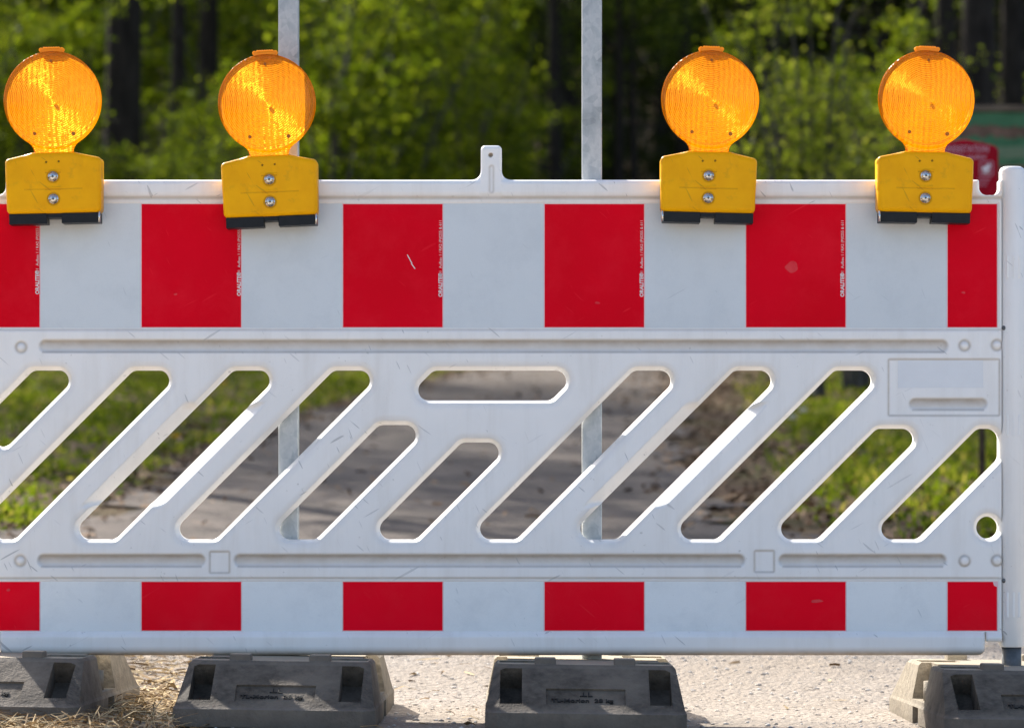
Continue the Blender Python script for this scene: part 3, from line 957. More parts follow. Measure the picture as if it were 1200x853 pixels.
def build_ground():
    xs = axis([(-90, -20, 5), (-20, -6, 1), (-6, 6, .25), (6, 20, 1), (20, 90, 5)])
    ys = axis([(-60, -4, 4), (-4, 4, .25), (4, 45, .5), (45, 160, 3)])
    Xg, Yg = np.meshgrid(xs, ys, indexing='ij')
    Zg = ground(Xg, Yg) - .012
    n, m = len(xs), len(ys)
    ids = np.arange(n * m).reshape(n, m)
    q = np.stack([ids[:-1, :-1].ravel(), ids[1:, :-1].ravel(), ids[1:, 1:].ravel(), ids[:-1, 1:].ravel()], 1)
    me = npmesh('ground', np.stack([Xg.ravel(), Yg.ravel(), Zg.ravel()], 1), q)
    tag(link('ground', me, 'forest_soil', None, True), kind='structure')
    # the track: a sheet above the soil
    ys = axis([(-60, -4, 2), (-4, 5, .1), (5, 40, .2), (40, 60, 1)])
    l = np.interp(ys, PY, PL); r = np.interp(ys, PY, PR)
    nz = lambda s, k: .10 * np.sin(ys * 3.1 + s) + .07 * np.sin(ys * 7.7 + 2 * s) + .05 * np.sin(ys * 17 + 3 * s)
    l = l + nz(1, 0); r = r + nz(4, 0)
    tt = np.linspace(0, 1, 25)
    Xp = l[:, None] + (r - l)[:, None] * tt[None]
    Yp = np.repeat(ys[:, None], 25, 1)
    Zp = ground(Xp, Yp)
    n, m = Xp.shape; ids = np.arange(n * m).reshape(n, m)
    q = np.stack([ids[:-1, :-1].ravel(), ids[:-1, 1:].ravel(), ids[1:, 1:].ravel(), ids[1:, :-1].ravel()], 1)
    me = npmesh('path', np.stack([Xp.ravel(), Yp.ravel(), Zp.ravel()], 1), q)
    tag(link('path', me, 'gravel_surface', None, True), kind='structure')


build_ground()


def scatter_flat(n, xr, yr, keep, ln, wd, lift, mat, name, kind='stuff', bend=.3, tilt=.25):
    """n little flat strips (straw, dry leaves) as one stuff mesh"""
    x = R.uniform(*xr, n * 4); y = R.uniform(*yr, n * 4)
    k = keep(x, y) > R.uniform(0, 1, len(x)); x = x[k][:n]; y = y[k][:n]; n = len(x)
    a = R.uniform(0, 2 * math.pi, n); L = R.uniform(*ln, n); W = R.uniform(*wd, n)
    z = ground(x, y) + R.uniform(*lift, n)
    dx, dy = np.cos(a) * L / 2, np.sin(a) * L / 2; px, py = -np.sin(a) * W / 2, np.cos(a) * W / 2
    t1 = R.uniform(-tilt, tilt, n) * L / 2; hump = R.uniform(0, bend, n) * L * .5; tw = R.uniform(-.6, .6, n) * W
    P = []
    for s, zz, wf in ((-1, -t1, .7), (0, hump, 1), (1, t1, .4)):
        for e in (-1, 1):
            P.append(np.stack([x + s * dx + e * px * wf, y + s * dy + e * py * wf, np.maximum(z + zz + e * tw * .5, ground(x, y) + .001)], 1))
    V = np.stack(P, 1).reshape(-1, 3); b = np.arange(n)[:, None] * 6
    q = np.concatenate([b + np.array([0, 2, 3, 1]), b + np.array([2, 4, 5, 3])])
    me = npmesh(name, V, q, None, {'rnd': np.repeat(R.uniform(0, 1, n), 6)})
    return tag(link(name, me, mat), kind=kind)


def straw_w(x, y):
    w = smoothstep(-.50, -.80, x)
    return np.clip(w * (.75 + .35 * np.sin(x * 9 + y * 4)) + .012 * smoothstep(.5, -.4, x), 0, 1)


o = scatter_flat(16000, (-1.9, .3), (-.9, 4.2), straw_w, (.012, .07), (.0015, .009), (.000, .007), 'dry_straw', 'straw_litter')
scatter_flat(2600, (-1.5, -.62), (-.62, .35), lambda x, y: np.clip(.8 - 0 * x, 0, 1), (.03, .09), (.0012, .003), (.001, .026), 'dry_straw', 'straw_heap', tilt=.5)
scatter_flat(60, (-.7, 1.2), (-.6, 3.0), lambda x, y: .5 + 0 * x, (.016, .04), (.006, .014), (.001, .006), 'dry_straw', 'fallen_husks')


def shoulder(x, y):
    l = np.interp(y, PY, PL); r = np.interp(y, PY, PR)
    dl = np.abs(x - (l - .12)) / .40; dr = np.abs(x - (r + .25)) / (.35 + .02 * y)
    return np.clip(1.1 - np.minimum(dl, dr), 0, 1)


scatter_flat(9000, (-5, 5), (3.5, 34), shoulder, (.02, .05), (.012, .032), (.001, .012), 'dry_leaf', 'leaf_litter', bend=.5, tilt=.4)


def verge(x, y):
    l = np.interp(y, PY, PL); r = np.interp(y, PY, PR)
    return np.where((x < l) | (x > r), 1., .10 + .12 * np.sin(y * 1.7 + x) ** 2)


scatter_flat(15000, (-5.5, 5.5), (3.5, 34), verge, (.02, .06), (.010, .030), (.001, .02), 'dry_leaf', 'leaf_litter', bend=.5, tilt=.5)


def build_pebbles():
    n = 15000
    x = R.uniform(-1.7, 1.9, n); y = -1.2 + R.uniform(0, 1, n) ** 1.2 * 6.2
    s = .0015 + .0050 * R.uniform(0, 1, n) ** 4
    bmv = np.array([(1, 0, 0), (-1, 0, 0), (0, 1, 0), (0, -1, 0), (0, 0, 1), (0, 0, -1), (.7, .7, .35), (-.7, .65, .4), (.6, -.75, .4), (-.65, -.7, .3)], float)
    # hull faces of that lump, via bmesh once
    bm = bmesh.new()
    for v in bmv: bm.verts.new(v)
    bmesh.ops.convex_hull(bm, input=bm.verts); bm.verts.index_update()
    fs = np.array([[v.index for v in f.verts] for f in bm.faces]); bv = np.array([v.co[:] for v in bm.verts]); bm.free()
    a = R.uniform(0, 6.28, n); c, sn = np.cos(a), np.sin(a); k = len(bv)
    sq = R.uniform(.45, .85, (n, 1)); st = R.uniform(.7, 1.3, (n, 1))
    bx = bv[None, :, 0] * st; by = bv[None, :, 1] / st; bz = bv[None, :, 2] * sq
    V = np.stack([x[:, None] + s[:, None] * (bx * c[:, None] - by * sn[:, None]), y[:, None] + s[:, None] * (bx * sn[:, None] + by * c[:, None]),
                  ground(x, y)[:, None] + s[:, None] * (bz + .1)], 2).reshape(-1, 3)
    F_ = (np.arange(n)[:, None, None] * k + fs[None]).reshape(-1, 3)
    me = npmesh('loose_gravel', V, F_, None, {'rnd': np.repeat(R.uniform(0, 1, n), k)})
    tag(link('loose_gravel', me, 'pebble'), kind='stuff')


build_pebbles()


def build_grass(name, side, n):
    y = 3.5 + 31 * R.uniform(0, 1, n * 3) ** .8
    ext = .16 * (y + D) + .6
    if side < 0:
        e = np.interp(y, PY, PL) - .10; x = e - R.uniform(0, 1, n * 3) ** 1.15 * np.maximum(ext + e, .4)
        off = e - x
    else:
        e = np.interp(y, PY, PR) + .18 + .018 * y; x = e + R.uniform(0, 1, n * 3) ** 1.1 * np.maximum(ext - e, .4)
        off = x - e
    clump = .5 + .5 * np.sin(x * 3.3 + 1.3 * np.sin(y * 1.1)) * np.sin(y * 1.25 + 1.1 * np.sin(x * 2.7)) * .75 + .25 * np.sin(x * 9 + y * 5)
    k = R.uniform(0, 1, n * 3) < np.clip(-.22 + 1.35 * np.maximum(clump, 0) ** 1.3, .015, 1) * np.clip(.25 + off * 1.6, 0, 1)
    x = x[k][:n]; y = y[k][:n]; clump = clump[k][:n]; n = len(x)
    h = R.uniform(.02, .065, n) * (.6 + .8 * np.maximum(clump, 0)); w = R.uniform(.004, .010, n)
    a = R.uniform(0, 6.28, n); lean = R.uniform(.1, .8, n) * h; la = R.uniform(0, 6.28, n)
    z = ground(x, y) - .012
    P = []
    for t, wf in ((0, 1), (.55, .85), (1, .12)):
        cx = x + np.cos(la) * lean * t * t; cy = y + np.sin(la) * lean * t * t
        for s in (-1, 1):
            P.append(np.stack([cx + s * np.cos(a) * w * wf, cy + s * np.sin(a) * w * wf, z + h * t * (1 - .2 * t)], 1))
    V = np.stack(P, 1).reshape(-1, 3); b = np.arange(n)[:, None] * 6
    q = np.concatenate([b + np.array([0, 1, 3, 2]), b + np.array([2, 3, 5, 4])])
    rv = np.clip(R.normal(.45, .22, n), 0, 1); rv[R.uniform(0, 1, n) < .06] = 1.
    me = npmesh(name, V, q, None, {'rnd': np.repeat(rv, 6)})
    tag(link(name, me, 'grass_blade'), kind='stuff')


build_grass('verge_grass', -1, 46000)
build_grass('verge_grass', 1, 36000)


def low_herbs():
    n = 60000
    y = 3.5 + 31 * R.uniform(0, 1, n) ** .8; ext = .16 * (y + D) + .6; x = R.uniform(-1, 1, n) * ext
    l = np.interp(y, PY, PL) - .05; r = np.interp(y, PY, PR) + .12 + .018 * y
    cl = .5 + .5 * np.sin(x * 5.3 + 1.7 * np.sin(y * 1.6)) * np.sin(y * 2.1 + 1.4 * np.sin(x * 4.1))
    k = ((x < l) | (x > r)) & (R.uniform(0, 1, n) < np.clip(cl * 1.7 - .55, 0, 1)); x = x[k]; y = y[k]; cl = cl[k]
    z = ground(x, y) + R.uniform(0, 1, len(x)) ** 1.5 * .07 * cl + .002
    lv, lq, lr = leaves(np.stack([x, y, z], 1), .042, 1.2)
    tag(link('low_herbs', npmesh('low_herbs', lv, lq, None, {'rnd': lr}), 'grass_blade'), kind='stuff')



# ------------------------------------------------------------------ plants
def tube(V, Q, pts, rad, n=7):
    pts = [Vector(p) for p in pts]
    b0 = len(V)
    for i, p in enumerate(pts):
        d = (pts[min(i + 1, len(pts) - 1)] - pts[max(i - 1, 0)]).normalized()
        a = d.orthogonal().normalized(); b = d.cross(a)
        for k in range(n):
            t = 2 * math.pi * k / n
            V.append(tuple(p + (a * math.cos(t) + b * math.sin(t)) * rad[i]))
    for i in range(len(pts) - 1):
        for k in range(n):
            Q.append((b0 + i * n + k, b0 + i * n + (k + 1) % n, b0 + (i + 1) * n + (k + 1) % n, b0 + (i + 1) * n + k))


def leaves(centers, size, up=.35, spread=None):
    """one folded leaf per centre"""
    n = len(centers); c = np.asarray(centers, float)
    d = R.normal(0, 1, (n, 3)); d[:, 2] = d[:, 2] * .6 - .15; d /= np.linalg.norm(d, axis=1)[:, None]
    nn = R.normal(0, 1, (n, 3)); nn[:, 2] += up * 3
    s = np.cross(d, nn); s /= np.linalg.norm(s, axis=1)[:, None]; nm = np.cross(s, d)
    L = size * R.uniform(.6, 1.25, n)[:, None]; W = L * R.uniform(.26, .38, n)[:, None]
    V = np.stack([c, c + d * L * .5 + s * W + nm * W * .25, c + d * L, c + d * L * .5 - s * W + nm * W * .25], 1).reshape(-1, 3)
    return V, np.arange(n * 4).reshape(n, 4), np.repeat(np.clip(R.normal(.45, .25, n), 0, 1), 4)


def shrub_mesh(h, w, nstem, nleaf, size, seed, clump=.10, low=.10):
    rg = random.Random(seed); V = []; Q = []; cs = []
    for i in range(nstem):
        a = rg.uniform(0, 6.28); r = w * rg.uniform(.15, 1) ; hh = h * rg.uniform(.55, 1.05)
        pts = []; m = 7
        bx, by = rg.uniform(-.12, .12), rg.uniform(-.12, .12)
        for k in range(m):
            t = k / (m - 1)
            pts.append((bx + math.cos(a) * r * t ** 1.4 + rg.uniform(-.05, .05) * h * .3 * t, by + math.sin(a) * r * t ** 1.4 + rg.uniform(-.05, .05) * h * .3 * t, hh * t))
        tube(V, Q, pts, [.022 * (1 - .85 * k / (m - 1)) * (h / 3) for k in range(m)], 5)
        for k in range(9):
            t = rg.uniform(low, 1); q = t * (m - 1); j = min(int(q), m - 2); p = Vector(pts[j]).lerp(Vector(pts[j + 1]), q - j)
            aa = rg.uniform(0, 6.28); l = w * rg.uniform(.15, .5)
            e = p + Vector((math.cos(aa) * l, math.sin(aa) * l, l * rg.uniform(-.1, .7)))
            tube(V, Q, [p, p.lerp(e, .5) + Vector((0, 0, .04)), e], [.007, .005, .002], 4)
            for z in range(4): cs.append(p.lerp(e, rg.uniform(.25, 1.1)))
    cs = np.array([c[:] for c in cs])
    pick = R.integers(0, len(cs), nleaf)
    wgt = R.uniform(.4, 1.7, len(cs)); pp = R.uniform(0, 1, len(cs)) ** 2.5; pick = R.choice(len(cs), nleaf, p=pp / pp.sum())
    c = cs[pick] + R.normal(0, clump, (nleaf, 3)) * wgt[pick][:, None] * np.array([1, 1, .7])
    c[:, 2] = np.maximum(c[:, 2], .05)
    lv, lq, lr = leaves(c, size)
    return npmesh('stems', V, Q), npmesh('foliage', lv, lq, None, {'rnd': lr})


def tree_mesh(h, r, nlimb, nleaf, size, seed, crown_from=.45, cw=.22, lean=0.):
    rg = random.Random(seed); V = []; Q = []; cs = []
    m = 14; pts = []
    ph = rg.uniform(0, 6)
    for k in range(m):
        t = k / (m - 1)
        pts.append((math.sin(t * 3 + ph) * .02 * h * t + lean * h * t - math.sin(ph) * 0, math.cos(t * 2.3 + ph) * .015 * h * t, h * t - .15 * (1 - t)))
    rad = [r * (1.35 if k == 0 else 1.0) * (1 - .88 * (k / (m - 1)) ** 1.1) for k in range(m)]
    tube(V, Q, pts, rad, 12)
    for i in range(nlimb):
        t = crown_from + (1 - crown_from) * (i + rg.random()) / nlimb; q = t * (m - 1); j = min(int(q), m - 2)
        p = Vector(pts[j]).lerp(Vector(pts[j + 1]), q - j)
        a = i * 2.4 + rg.uniform(-.5, .5); l = h * cw * rg.uniform(.6, 1.1) * (1.15 - .7 * t)
        e = p + Vector((math.cos(a) * l, math.sin(a) * l, l * rg.uniform(.15, .8)))
        md = p.lerp(e, .5) + Vector((0, 0, -.06 * l))
        rr = rad[j] * .38
        tube(V, Q, [p, md, e], [rr, rr * .6, .01], 6)
        for k in range(5):
            b = p.lerp(e, rg.uniform(.35, 1)); aa = rg.uniform(0, 6.28); l2 = l * rg.uniform(.2, .5)
            e2 = b + Vector((math.cos(aa) * l2, math.sin(aa) * l2, l2 * rg.uniform(-.1, .6)))
            tube(V, Q, [b, b.lerp(e2, .5), e2], [rr * .3, rr * .2, .005], 4)
            for z in range(5): cs.append(b.lerp(e2, rg.uniform(.2, 1.15)))
    cs = np.array([c[:] for c in cs]); pick = R.integers(0, len(cs), nleaf)
    c = cs[pick] + R.normal(0, .045 * h * cw / .22 * .6, (nleaf, 3))
    lv, lq, lr = leaves(c, size)
    return npmesh('trunk', V, Q), npmesh('crown', lv, lq, None, {'rnd': lr})


def place(name, parts, mats, pname, x, y, rz, s, label, cat, group):
    root = empty(name, (x, y, gz(x, y) - .02), label, cat, group, (0, 0, rz)); root.scale = (s, s, s)
    for me, m, nm in zip(parts, mats, pname):
        if len(me.materials) == 0: me.materials.append(M[m])
        o = bpy.data.objects.new(nm, me); col.objects.link(o); o.parent = root
        if me.materials[0] != M[m]:
            o.material_slots[0].link = 'OBJECT'; o.material_slots[0].material = M[m]
    return root


low_herbs()


def wide_herbs():
    n = 60000
    y = R.uniform(2.0, 62, n); x = R.uniform(-1, 1, n) * (5 + .45 * y)
    l = np.interp(y, PY, PL) - .2; r = np.interp(y, PY, PR) + .6
    ext = .16 * (y + D) + .4
    k = ((x < l) | (x > r)) & ((np.abs(x) > ext) | (y > 34)); x = x[k]; y = y[k]
    lv, lq, lr = leaves(np.stack([x, y, ground(x, y) + R.uniform(0, 1, len(x)) ** 1.5 * .16], 1), .13, 1.0)
    tag(link('ground_herbs', npmesh('ground_herbs', lv, lq, None, {'rnd': lr}), 'grass_blade'), kind='stuff')


wide_herbs()


def px_at(u, d): return (u - 600) * d / F


SH = [shrub_mesh(4.2, 1.5, 13, 7500, .085, 21 + i) for i in range(3)]
SP = [shrub_mesh(3.6, .95, 12, 3600, .062, 41 + i, .09, .2) for i in range(2)]
TR = [tree_mesh(19, .21, 20, 5500, .16, 3 + i, .42, .2) for i in range(3)]
FT = [tree_mesh(16, .17, 28, 11000, .20, 13 + i, .20, .24) for i in range(3)]

# ---- big dark trunks one can tell apart: (survey u, distance, scale, bark, label)
trunks = [
    (139, 41, 1.05, 'thick dark tree trunk between the two left warning lamps'),
    (205, 47, .56, 'slim dark tree trunk just right of the thick trunk on the left'),
    (238, 49, .76, 'dark tree trunk close to the left of the second lamp'),
    (369, 58, .50, 'thin brownish tree trunk right behind the left steel post'),
    (664, 60, .74, 'straight dark tree trunk just left of the right steel post'),
    (746, 55, .40, 'thin dark trunk right of the right steel post'),
    (772, 62, .55, 'dark blurred trunk just left of the third lamp'),
    (905, 52, .62, 'dark trunk behind the bright leafy bush, right of the third lamp'),
    (1146, 37, .92, 'broad dark trunk above the green notice board'),
    (1184, 40, .70, 'dark trunk at the right edge above the notice board'),
    (1068, 46, .60, 'dark trunk directly behind the rightmost lamp'),
    (98, 56, .55, 'thin dark trunk left of the thick trunk, beside the leftmost lamp'),
    (420, 60, .45, 'thin trunk in the foliage right of the second lamp'),
    (640, 52, .38, 'thin dark trunk a little left of the straight dark trunk'),
    (655, 48, .50, 'dark trunk standing close in front of the straight dark trunk'),
    (722, 50, .42, 'slender dark trunk nearest to the right steel post on its right side'),
    (800, 56, .55, 'dark trunk behind the top of the third lamp'),
    (868, 60, .60, 'dark trunk at the right rim of the third lamp'),
    (1112, 40, .62, 'dark trunk in the bare twigs right above the rightmost lamp'),
]
for i, (u, d, s, lab) in enumerate(trunks):
    place('forest_tree', TR[i % 3], ('bark', 'leaf_deep'), ('trunk', 'crown'), px_at(u, d), d - D, i * 1.3, s * 1.0, lab, 'tree', 'dark trunks at the forest edge')

# ---- shrubs and saplings of the understorey
bush = [
    (30, 36, .80, 1), (-60, 36, 1.0, 0), (100, 36, .50, 0), (178, 33, .56, 0), (245, 35, .60, 1), (310, 40, .85, 0), (215, 56, 1.2, 1),
    (390, 38, 1.05, 0), (440, 42, 1.2, 1), (500, 48, 1.15, 0), (560, 44, .95, 0), (605, 50, 1.0, 1), (450, 52, 1.4, 1), (540, 56, 1.5, 0),
    (60, 50, 1.4, 1), (310, 54, 1.45, 0), (680, 62, 1.0, 0), (715, 60, 1.0, 0), (760, 58, .8, 0), (830, 58, .8, 0), (870, 62, .9, 0),
    (1010, 40, .9, 1), (1075, 54, .7, 0), (1240, 44, .9, 1), (1165, 62, .9, 1), (930, 48, .8, 0),
]
where = ['behind the left lamp', 'at the left picture edge', 'left of the thick dark trunk', 'at the foot of the thick dark trunk', 'just left of the second lamp', 'behind the second lamp',
         'behind the two slim trunks', 'right of the left steel post', 'left of the white tab, near', 'left above the white tab', 'behind the white tab', 'right of the white tab',
         'deep in the wood left of the tab', 'deep in the wood above the tab', 'deep in the wood behind the left lamp', 'deep in the wood behind the left post', 'left of the right steel post',
         'right of the right steel post', 'between the right post and the third lamp', 'behind the third lamp', 'deep in the wood behind the third lamp', 'left of the rightmost lamp', 'behind the rightmost lamp',
         'at the right picture edge', 'between the two right trunks', 'in the shade behind the bright bush']
for i, ((u, d, s, kind), w) in enumerate(zip(bush, where)):
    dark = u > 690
    place('forest_shrub', SH[i % 3], ('grey_bark', 'leaf_shaded' if (dark and kind == 0) else 'leaf_spring'), ('stems', 'foliage'), px_at(u, d), d - D, i * 2.1, s,
          ('shade-toned green shrub ' if (dark and kind == 0) else 'fresh green shrub ') + w, 'shrub', 'shrubs of the forest understorey')
for i, (u, d, s, lab) in enumerate([(950, 26, .98, 'bright yellow-green leafy bush between the two right lamps'),
                                    (1005, 28, .86, 'small yellow-green bush just left of the rightmost lamp'),
                                    (915, 30, .80, 'loose young bush with few leaves, right beside the third lamp')]):
    place('leafy_bush', SP[i % 2], ('grey_bark', 'leaf_yellow'), ('stems', 'foliage'), px_at(u, d), d - D, 1.1 + i, s, lab, 'bush', 'yellow-green bushes beside the track')

def twigs_mesh(seed):
    rg = random.Random(seed); V = []; Q = []
    for i in range(16):
        a = rg.uniform(0, 6.28); h = rg.uniform(2.2, 4.2); r = rg.uniform(.2, 1.0)
        pts = [(math.cos(a) * r * (k / 6) ** 1.5 + rg.uniform(-.05, .05), math.sin(a) * r * (k / 6) ** 1.5 + rg.uniform(-.05, .05), h * k / 6) for k in range(7)]
        tube(V, Q, pts, [.016 * (1 - .8 * k / 6) for k in range(7)], 5)
        for k in range(16):
            j = rg.randint(1, 5); p = Vector(pts[j]).lerp(Vector(pts[j + 1]), rg.random()); aa = rg.uniform(0, 6.28); l = rg.uniform(.25, .8)
            e = p + Vector((math.cos(aa) * l, math.sin(aa) * l, l * rg.uniform(-.25, .8)))
            tube(V, Q, [p, p.lerp(e, .5) + Vector((0, 0, .05)), e], [.007, .0055, .003], 4)
    return npmesh('twigs', V, Q)


TW = twigs_mesh(5)
for i, (u, d, s, lab) in enumerate([(1100, 45, 1.15, 'bare brown twiggy bush above the rightmost lamp'), (1165, 47, 1.2, 'bare brown twiggy bush at the right picture edge')]):
    place('bare_bush', [TW], ['twig_bark'], ['twigs'], px_at(u, d), d - D, i * 2.0, s, lab, 'bush', 'bare bushes at the right')

for i, (x, y, s, lab) in enumerate([(6.5, 24, .9, 'green shrub right of the frame, nearest to the track'), (8.5, 31, 1.1, 'green shrub right of the frame, second from the track'),
                                    (-6.8, 33, 1.0, 'green shrub left of the frame at the forest edge'), (10.5, 40, 1.3, 'large green shrub right of the frame'), (-10, 42, 1.3, 'large green shrub left of the frame'),
                                    (13, 33, 1.2, 'green shrub far right of the frame')]):
    place('forest_shrub', SH[i % 3], ('grey_bark', 'leaf_spring'), ('stems', 'foliage'), x, y, i * 1.9, s, lab, 'shrub', 'shrubs beside the frame')

# ---- leafy trees farther in: they close the view
k = 0
for row, d in enumerate((66, 78, 92)):
    w = 600 * d / F + 18
    nn = 20
    for i in range(nn):
        x = -w + 2 * w * (i + .5 + R.uniform(-.25, .25)) / nn
        place('woodland_tree', FT[k % 3], ('bark', 'leaf_spring' if (x < 1.0) else 'leaf_shaded'), ('trunk', 'crown'), x, d - D + R.uniform(-3, 3), k * 1.7, R.uniform(.85, 1.25),
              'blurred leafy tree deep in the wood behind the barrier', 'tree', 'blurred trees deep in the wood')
        k += 1

# ---- the wood behind as one mass
def far_wood():
    n = 60000
    x = R.uniform(-75, 75, n); y = R.uniform(98, 120, n); z = ground(x, y) + 22 * R.uniform(0, 1, n)
    lv, lq, lr = leaves(np.stack([x, y, z], 1), .75)
    tag(link('far_woodland', npmesh('far_woodland', lv, lq, None, {'rnd': lr}), 'leaf_deep'), kind='stuff')


far_wood()

# ---- trees left of the frame whose shadows fall across the track
for i, (x, y, s, lab) in enumerate([(-3.26, 10.7, .5, 'slim tree left of the frame, casting the shadow near the right block'),
                                    (-9.5, 24, .8, 'tree left of the frame beside the track, nearer one'),
                                    (-12.5, 30, .9, 'tree left of the frame beside the track, farther one'),
                                    (-7.8, 29, .7, 'tree left of the frame at the grass verge'),
                                    (-5.6, 16.5, .62, 'slim tree left of the frame, second from the barrier'),
                                    (-6.4, 24.5, .7, 'tree left of the frame, leaning over the verge'),
                                    (-11, 37, 1.0, 'tall tree left of the frame at the forest edge')]):
    place('roadside_tree', TR[(i + 1) % 3], ('bark', 'leaf_spring'), ('trunk', 'crown'), x, y, i * .9, s, lab, 'tree', 'trees left of the track')


# ---- flowers in the verge
def flower(x, y, mat, label, group, cat, r, h):
    root = empty('wild_flower', (x, y, gz(x, y) - .01), label, cat, group)
    V = []; Q = []; tube(V, Q, [(0, 0, 0), (.004, 0, h * .5), (.006, .003, h)], [.0022, .002, .0018], 5)
    me = npmesh('stalk', V, Q, None, {'rnd': [.3] * len(V)}); link('stalk', me, 'grass_blade', root)
    n = 26; a = np.linspace(0, 6.28 * 4.2, n); rr = r * (.35 + .65 * np.linspace(0, 1, n))
    V = []; P = []
    for ai, ri in zip(a, rr):
        b = len(V); c, s = math.cos(ai), math.sin(ai); lift = (1 - ri / r) * r * .9
        V += [(.006, .003, h), (.006 + ri * c - .2 * r * s, .003 + ri * s + .2 * r * c, h + lift + r * .25), (.006 + ri * 1.12 * c, .003 + ri * 1.12 * s, h + lift + r * .2), (.006 + ri * c + .2 * r * s, .003 + ri * s - .2 * r * c, h + lift + r * .25)]
        P.append([b, b + 1, b + 2, b + 3])
    link('blossom', npmesh('blossom', V, None, P, {'rnd': np.repeat(R.uniform(0, 1, n), 4)}), mat, root)


for (u, v) in ((247, 470), (262, 477), (238, 492), (110, 500), (98, 497), (255, 462), (205, 550)):
    g = (HY - v) / F; d = (.964 - .002) / (.0635 - g) if .0635 > g else 30
    flower(px_at(u, d), d - D, 'petal_yellow', 'small yellow wild flower in the grass seen through the left slots', 'yellow flowers in the left verge', 'flower', .028, .13)
for (u, v) in ((950, 484), (930, 505), (940, 512), (927, 522)):
    g = (HY - v) / F; d = (.964) / (.0635 - g)
    flower(px_at(u, d), d - D, 'petal_white', 'small white wild flower in the grass seen through the right slots', 'white flowers in the right verge', 'flower', .030, .16)


# ------------------------------------------------------------------ red dispenser and notice board
def build_dispenser():
    d = 14.0; s = d / F; Yb = d - D
    xc = px_at(1127, d); top = ZC + (HY - 165) * s; bot = ZC + (HY - 236) * s
    g0 = gz(xc, Yb)
    root = empty('bag_dispenser', (xc, Yb, g0), 'red rounded dispenser box with pale lettering, half hidden behind the rightmost lamp', 'dispenser')
    hw = 42 * s
    us = np.arange(-46, 46, .9); vs = np.arange(160, 242, .9)
    U, V = np.meshgrid(us, vs, indexing='ij')
    out = sd_round_poly(U, V, [(1, 0, 41), (-1, 0, 41), (0, -1, -165.5), (0, 1, 236), (.22, -1, -164.5), (-.22, -1, -164.5)], 8)
    dd = np.full(U.shape, 60.) - quarter(np.maximum(-out, 0), 5, 10)
    me = field_mesh('box', us, vs, -out, dd / 1000, .04, 0, 0, True)
    me.transform(Matrix.Diagonal((s * S, 1, s * S, 1)))
    o = link('box', me, 'sign_red', root, True); o.location = (0, 0, ZC + HY * s - g0)
    def lz(v): return ZC + (HY - v) * s - g0
    def lx(u): return (u - 1127) * s
    tm = text_mesh('lettering', 'HUNDESTATION', .030, 0, .0006); tm.materials.append(M['sign_pink'])
    w = max(v.co.x for v in tm.vertices)
    t = link('lettering', tm, None, o); t.rotation_euler = (math.pi / 2, 0, 0)
    t.scale = (((1156 - 1098) * s) / w, 1.15, 1)
    t.location = (lx(1098), -.0615, lz(177) - o.location.z)
    tm = text_mesh('lettering', 'bitte sauber', .026, 0, .0004); tm.materials.append(M['sign_pink'])
    w = max(v.co.x for v in tm.vertices)
    t = link('lettering', tm, None, o); t.rotation_euler = (math.pi / 2, 0, 0)
    t.scale = (((1154 - 1112) * s) / w, 1.0, 1); t.location = (lx(1112), -.0615, lz(185.5) - o.location.z)
    for v0, v1, u1 in ((211, 212.2, 1158), (214.5, 215.5, 1156), (218.5, 219.5, 1154)):
        bm = bmesh.new(); add_box(bm, lx(1143), lx(u1), -.0618, -.060, lz(v1), lz(v0))
        q = bm_obj('print_line', bm, 'sign_pink', o); q.location.z = -o.location.z
    # square pictogram: frame and pale figure
    bm = bmesh.new()
    a, b, c, e = lx(1145.5), lx(1161.5), lz(208), lz(190.5); th = 1.3 * s
    for bx in ((a, b, e - th, e), (a, b, c, c + th), (a, a + th, c, e), (b - th, b, c, e)):
        add_box(bm, bx[0], bx[1], -.0622, -.060, bx[2], bx[3])
    q = bm_obj('pictogram_frame', bm, 'sign_pink', o); q.location.z = -o.location.z
    bm = bmesh.new()
    add_ball(bm, (lx(1153), -.060, lz(199.5)), 4.6 * s, 1, .1, .8); add_ball(bm, (lx(1156.5), -.060, lz(196)), 2.4 * s, 1, .12, 1)
    for uu in (1150, 1152.5, 1155.5): add_box(bm, lx(uu), lx(uu + 1.4), -.0622, -.060, lz(205.5), lz(200))
    q = bm_obj('pictogram', bm, 'ink_white', o); q.location.z = -o.location.z
    bm = bmesh.new(); add_cyl(bm, (lx(1153), .058, lz(165) / 2), .0125, lz(165), 'Z', 20)
    bm_obj('pole', bm, 'twig_bark', root, True)
    bm = bmesh.new(); add_box(bm, -hw * .55, hw * .55, .0405, .0445, lz(228), lz(222))
    bm_obj('bracket', bm, 'dark_steel', root)


build_dispenser()


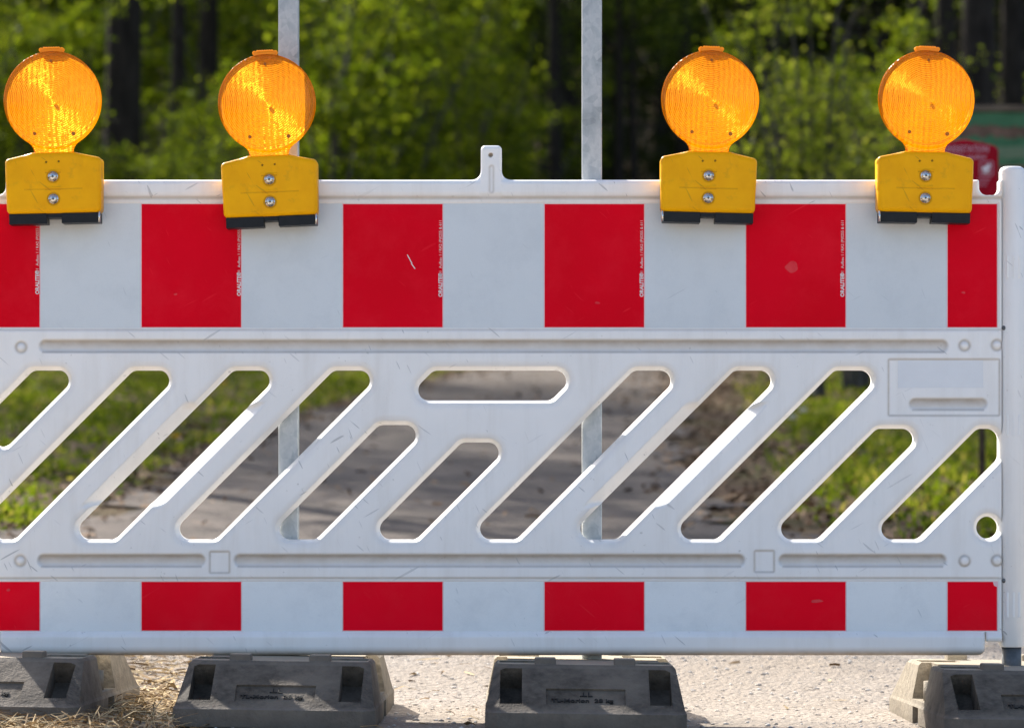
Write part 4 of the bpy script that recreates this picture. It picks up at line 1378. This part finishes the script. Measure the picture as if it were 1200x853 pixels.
def build_board():
    d = 20.0; s = d / F; Yb = d - D
    u0, u1 = 1090, 1255; xc = px_at((u0 + u1) / 2, d); g0 = gz(xc, Yb)
    root = empty('notice_board', (xc, Yb, g0), 'green and brown wooden notice board behind the rightmost lamp', 'notice board')
    def lx(u): return (u - (u0 + u1) / 2) * s
    def lz(v): return ZC + (HY - v) * s - g0
    bm = bmesh.new(); add_box(bm, lx(u0), lx(u1), -.03, .03, lz(131.5), lz(124.5)); bm_obj('top_beam', bm, 'board_wood', root, False, .004, 2)
    bm = bmesh.new(); add_box(bm, lx(u0), lx(u1), -.03, .03, lz(232), lz(222)); bm_obj('lower_beam', bm, 'board_wood', root, False, .004, 2)
    for u in (u0 + 4, u1 - 4):
        bm = bmesh.new(); add_box(bm, lx(u - 4.5), lx(u + 4.5), -.0265, .0265, -.1, lz(131.6)); bm_obj('leg', bm, 'board_wood', root, False, .004, 2)
    bm = bmesh.new(); add_box(bm, lx(u0 + 8.6), lx(u1 - 8.6), -.012, .004, lz(221.9), lz(131.6)); p = bm_obj('panel', bm, 'board_green', root)
    # painted bands of the picture on the panel
    def band(va, vb, amp, mat, y, seed):
        rg = random.Random(seed); n = 34; bm = bmesh.new(); a = []; b = []
        for i in range(n + 1):
            xx = lx(u0 + 9) + (lx(u1 - 9) - lx(u0 + 9)) * i / n
            a.append(bm.verts.new((xx, y, lz(va + rg.uniform(-amp, amp))))); b.append(bm.verts.new((xx, y, lz(vb + rg.uniform(-amp, amp)))))
        for i in range(n): bm.faces.new([b[i], b[i + 1], a[i + 1], a[i]])
        bm_obj('painted_band', bm, mat, p)
    band(133, 147, .6, 'board_green', -.0128, 1)
    band(148, 161, 2.6, 'board_brown', -.0136, 2)
    band(172, 186, 1.0, 'board_pale', -.0136, 4)
    band(194, 221, 1.2, 'board_brown', -.0140, 3)


build_board()

# ------------------------------------------------------------------ light, sky, camera
sun_dir = Vector((-.68, 1.12, 1.0)).normalized()
el = math.asin(sun_dir.z)
world = bpy.data.worlds.new('World'); sc.world = world; world.use_nodes = True
nt = world.node_tree
bg = nt.nodes.get('Background') or nt.nodes.new('ShaderNodeBackground')
outw = nt.nodes.get('World Output') or nt.nodes.new('ShaderNodeOutputWorld')
sky = nt.nodes.new('ShaderNodeTexSky'); sky.sky_type = 'NISHITA'; sky.sun_disc = False
sky.sun_elevation = el; sky.sun_rotation = math.atan2(sun_dir.x, sun_dir.y)
sky.air_density = .85; sky.dust_density = 2.2
nt.links.new(sky.outputs[0], bg.inputs[0]); bg.inputs[1].default_value = .15
nt.links.new(bg.outputs[0], outw.inputs[0])
sl = bpy.data.lights.new('sun', 'SUN'); sl.energy = 5.0; sl.angle = math.radians(.5); sl.color = (1., .955, .88)
so = bpy.data.objects.new('sun', sl); col.objects.link(so); so.rotation_euler = sun_dir.to_track_quat('Z', 'Y').to_euler()
so.location = (0, 0, 20)

cam = bpy.data.cameras.new('camera'); co = bpy.data.objects.new('camera', cam); col.objects.link(co)
co.location = (0, -D, ZC); co.rotation_euler = (math.pi / 2, 0, 0)
cam.sensor_width = 36; cam.lens = F / 1200 * 36
cam.shift_y = (HY - 426.5) / 1200
cam.clip_start = .1; cam.clip_end = 600
cam.dof.use_dof = True; cam.dof.focus_distance = D; cam.dof.aperture_fstop = 5.8
sc.camera = co
sc.view_settings.view_transform = 'Standard'; sc.view_settings.look = 'None'
sc.view_settings.exposure = 0; sc.view_settings.gamma = 1
sc.cycles.use_denoising = True
sc.cycles.film_exposure = 1.88
sc.cycles.max_bounces = 10; sc.cycles.transparent_max_bounces = 12; sc.cycles.transmission_bounces = 8
sc.cycles.sample_clamp_indirect = 6
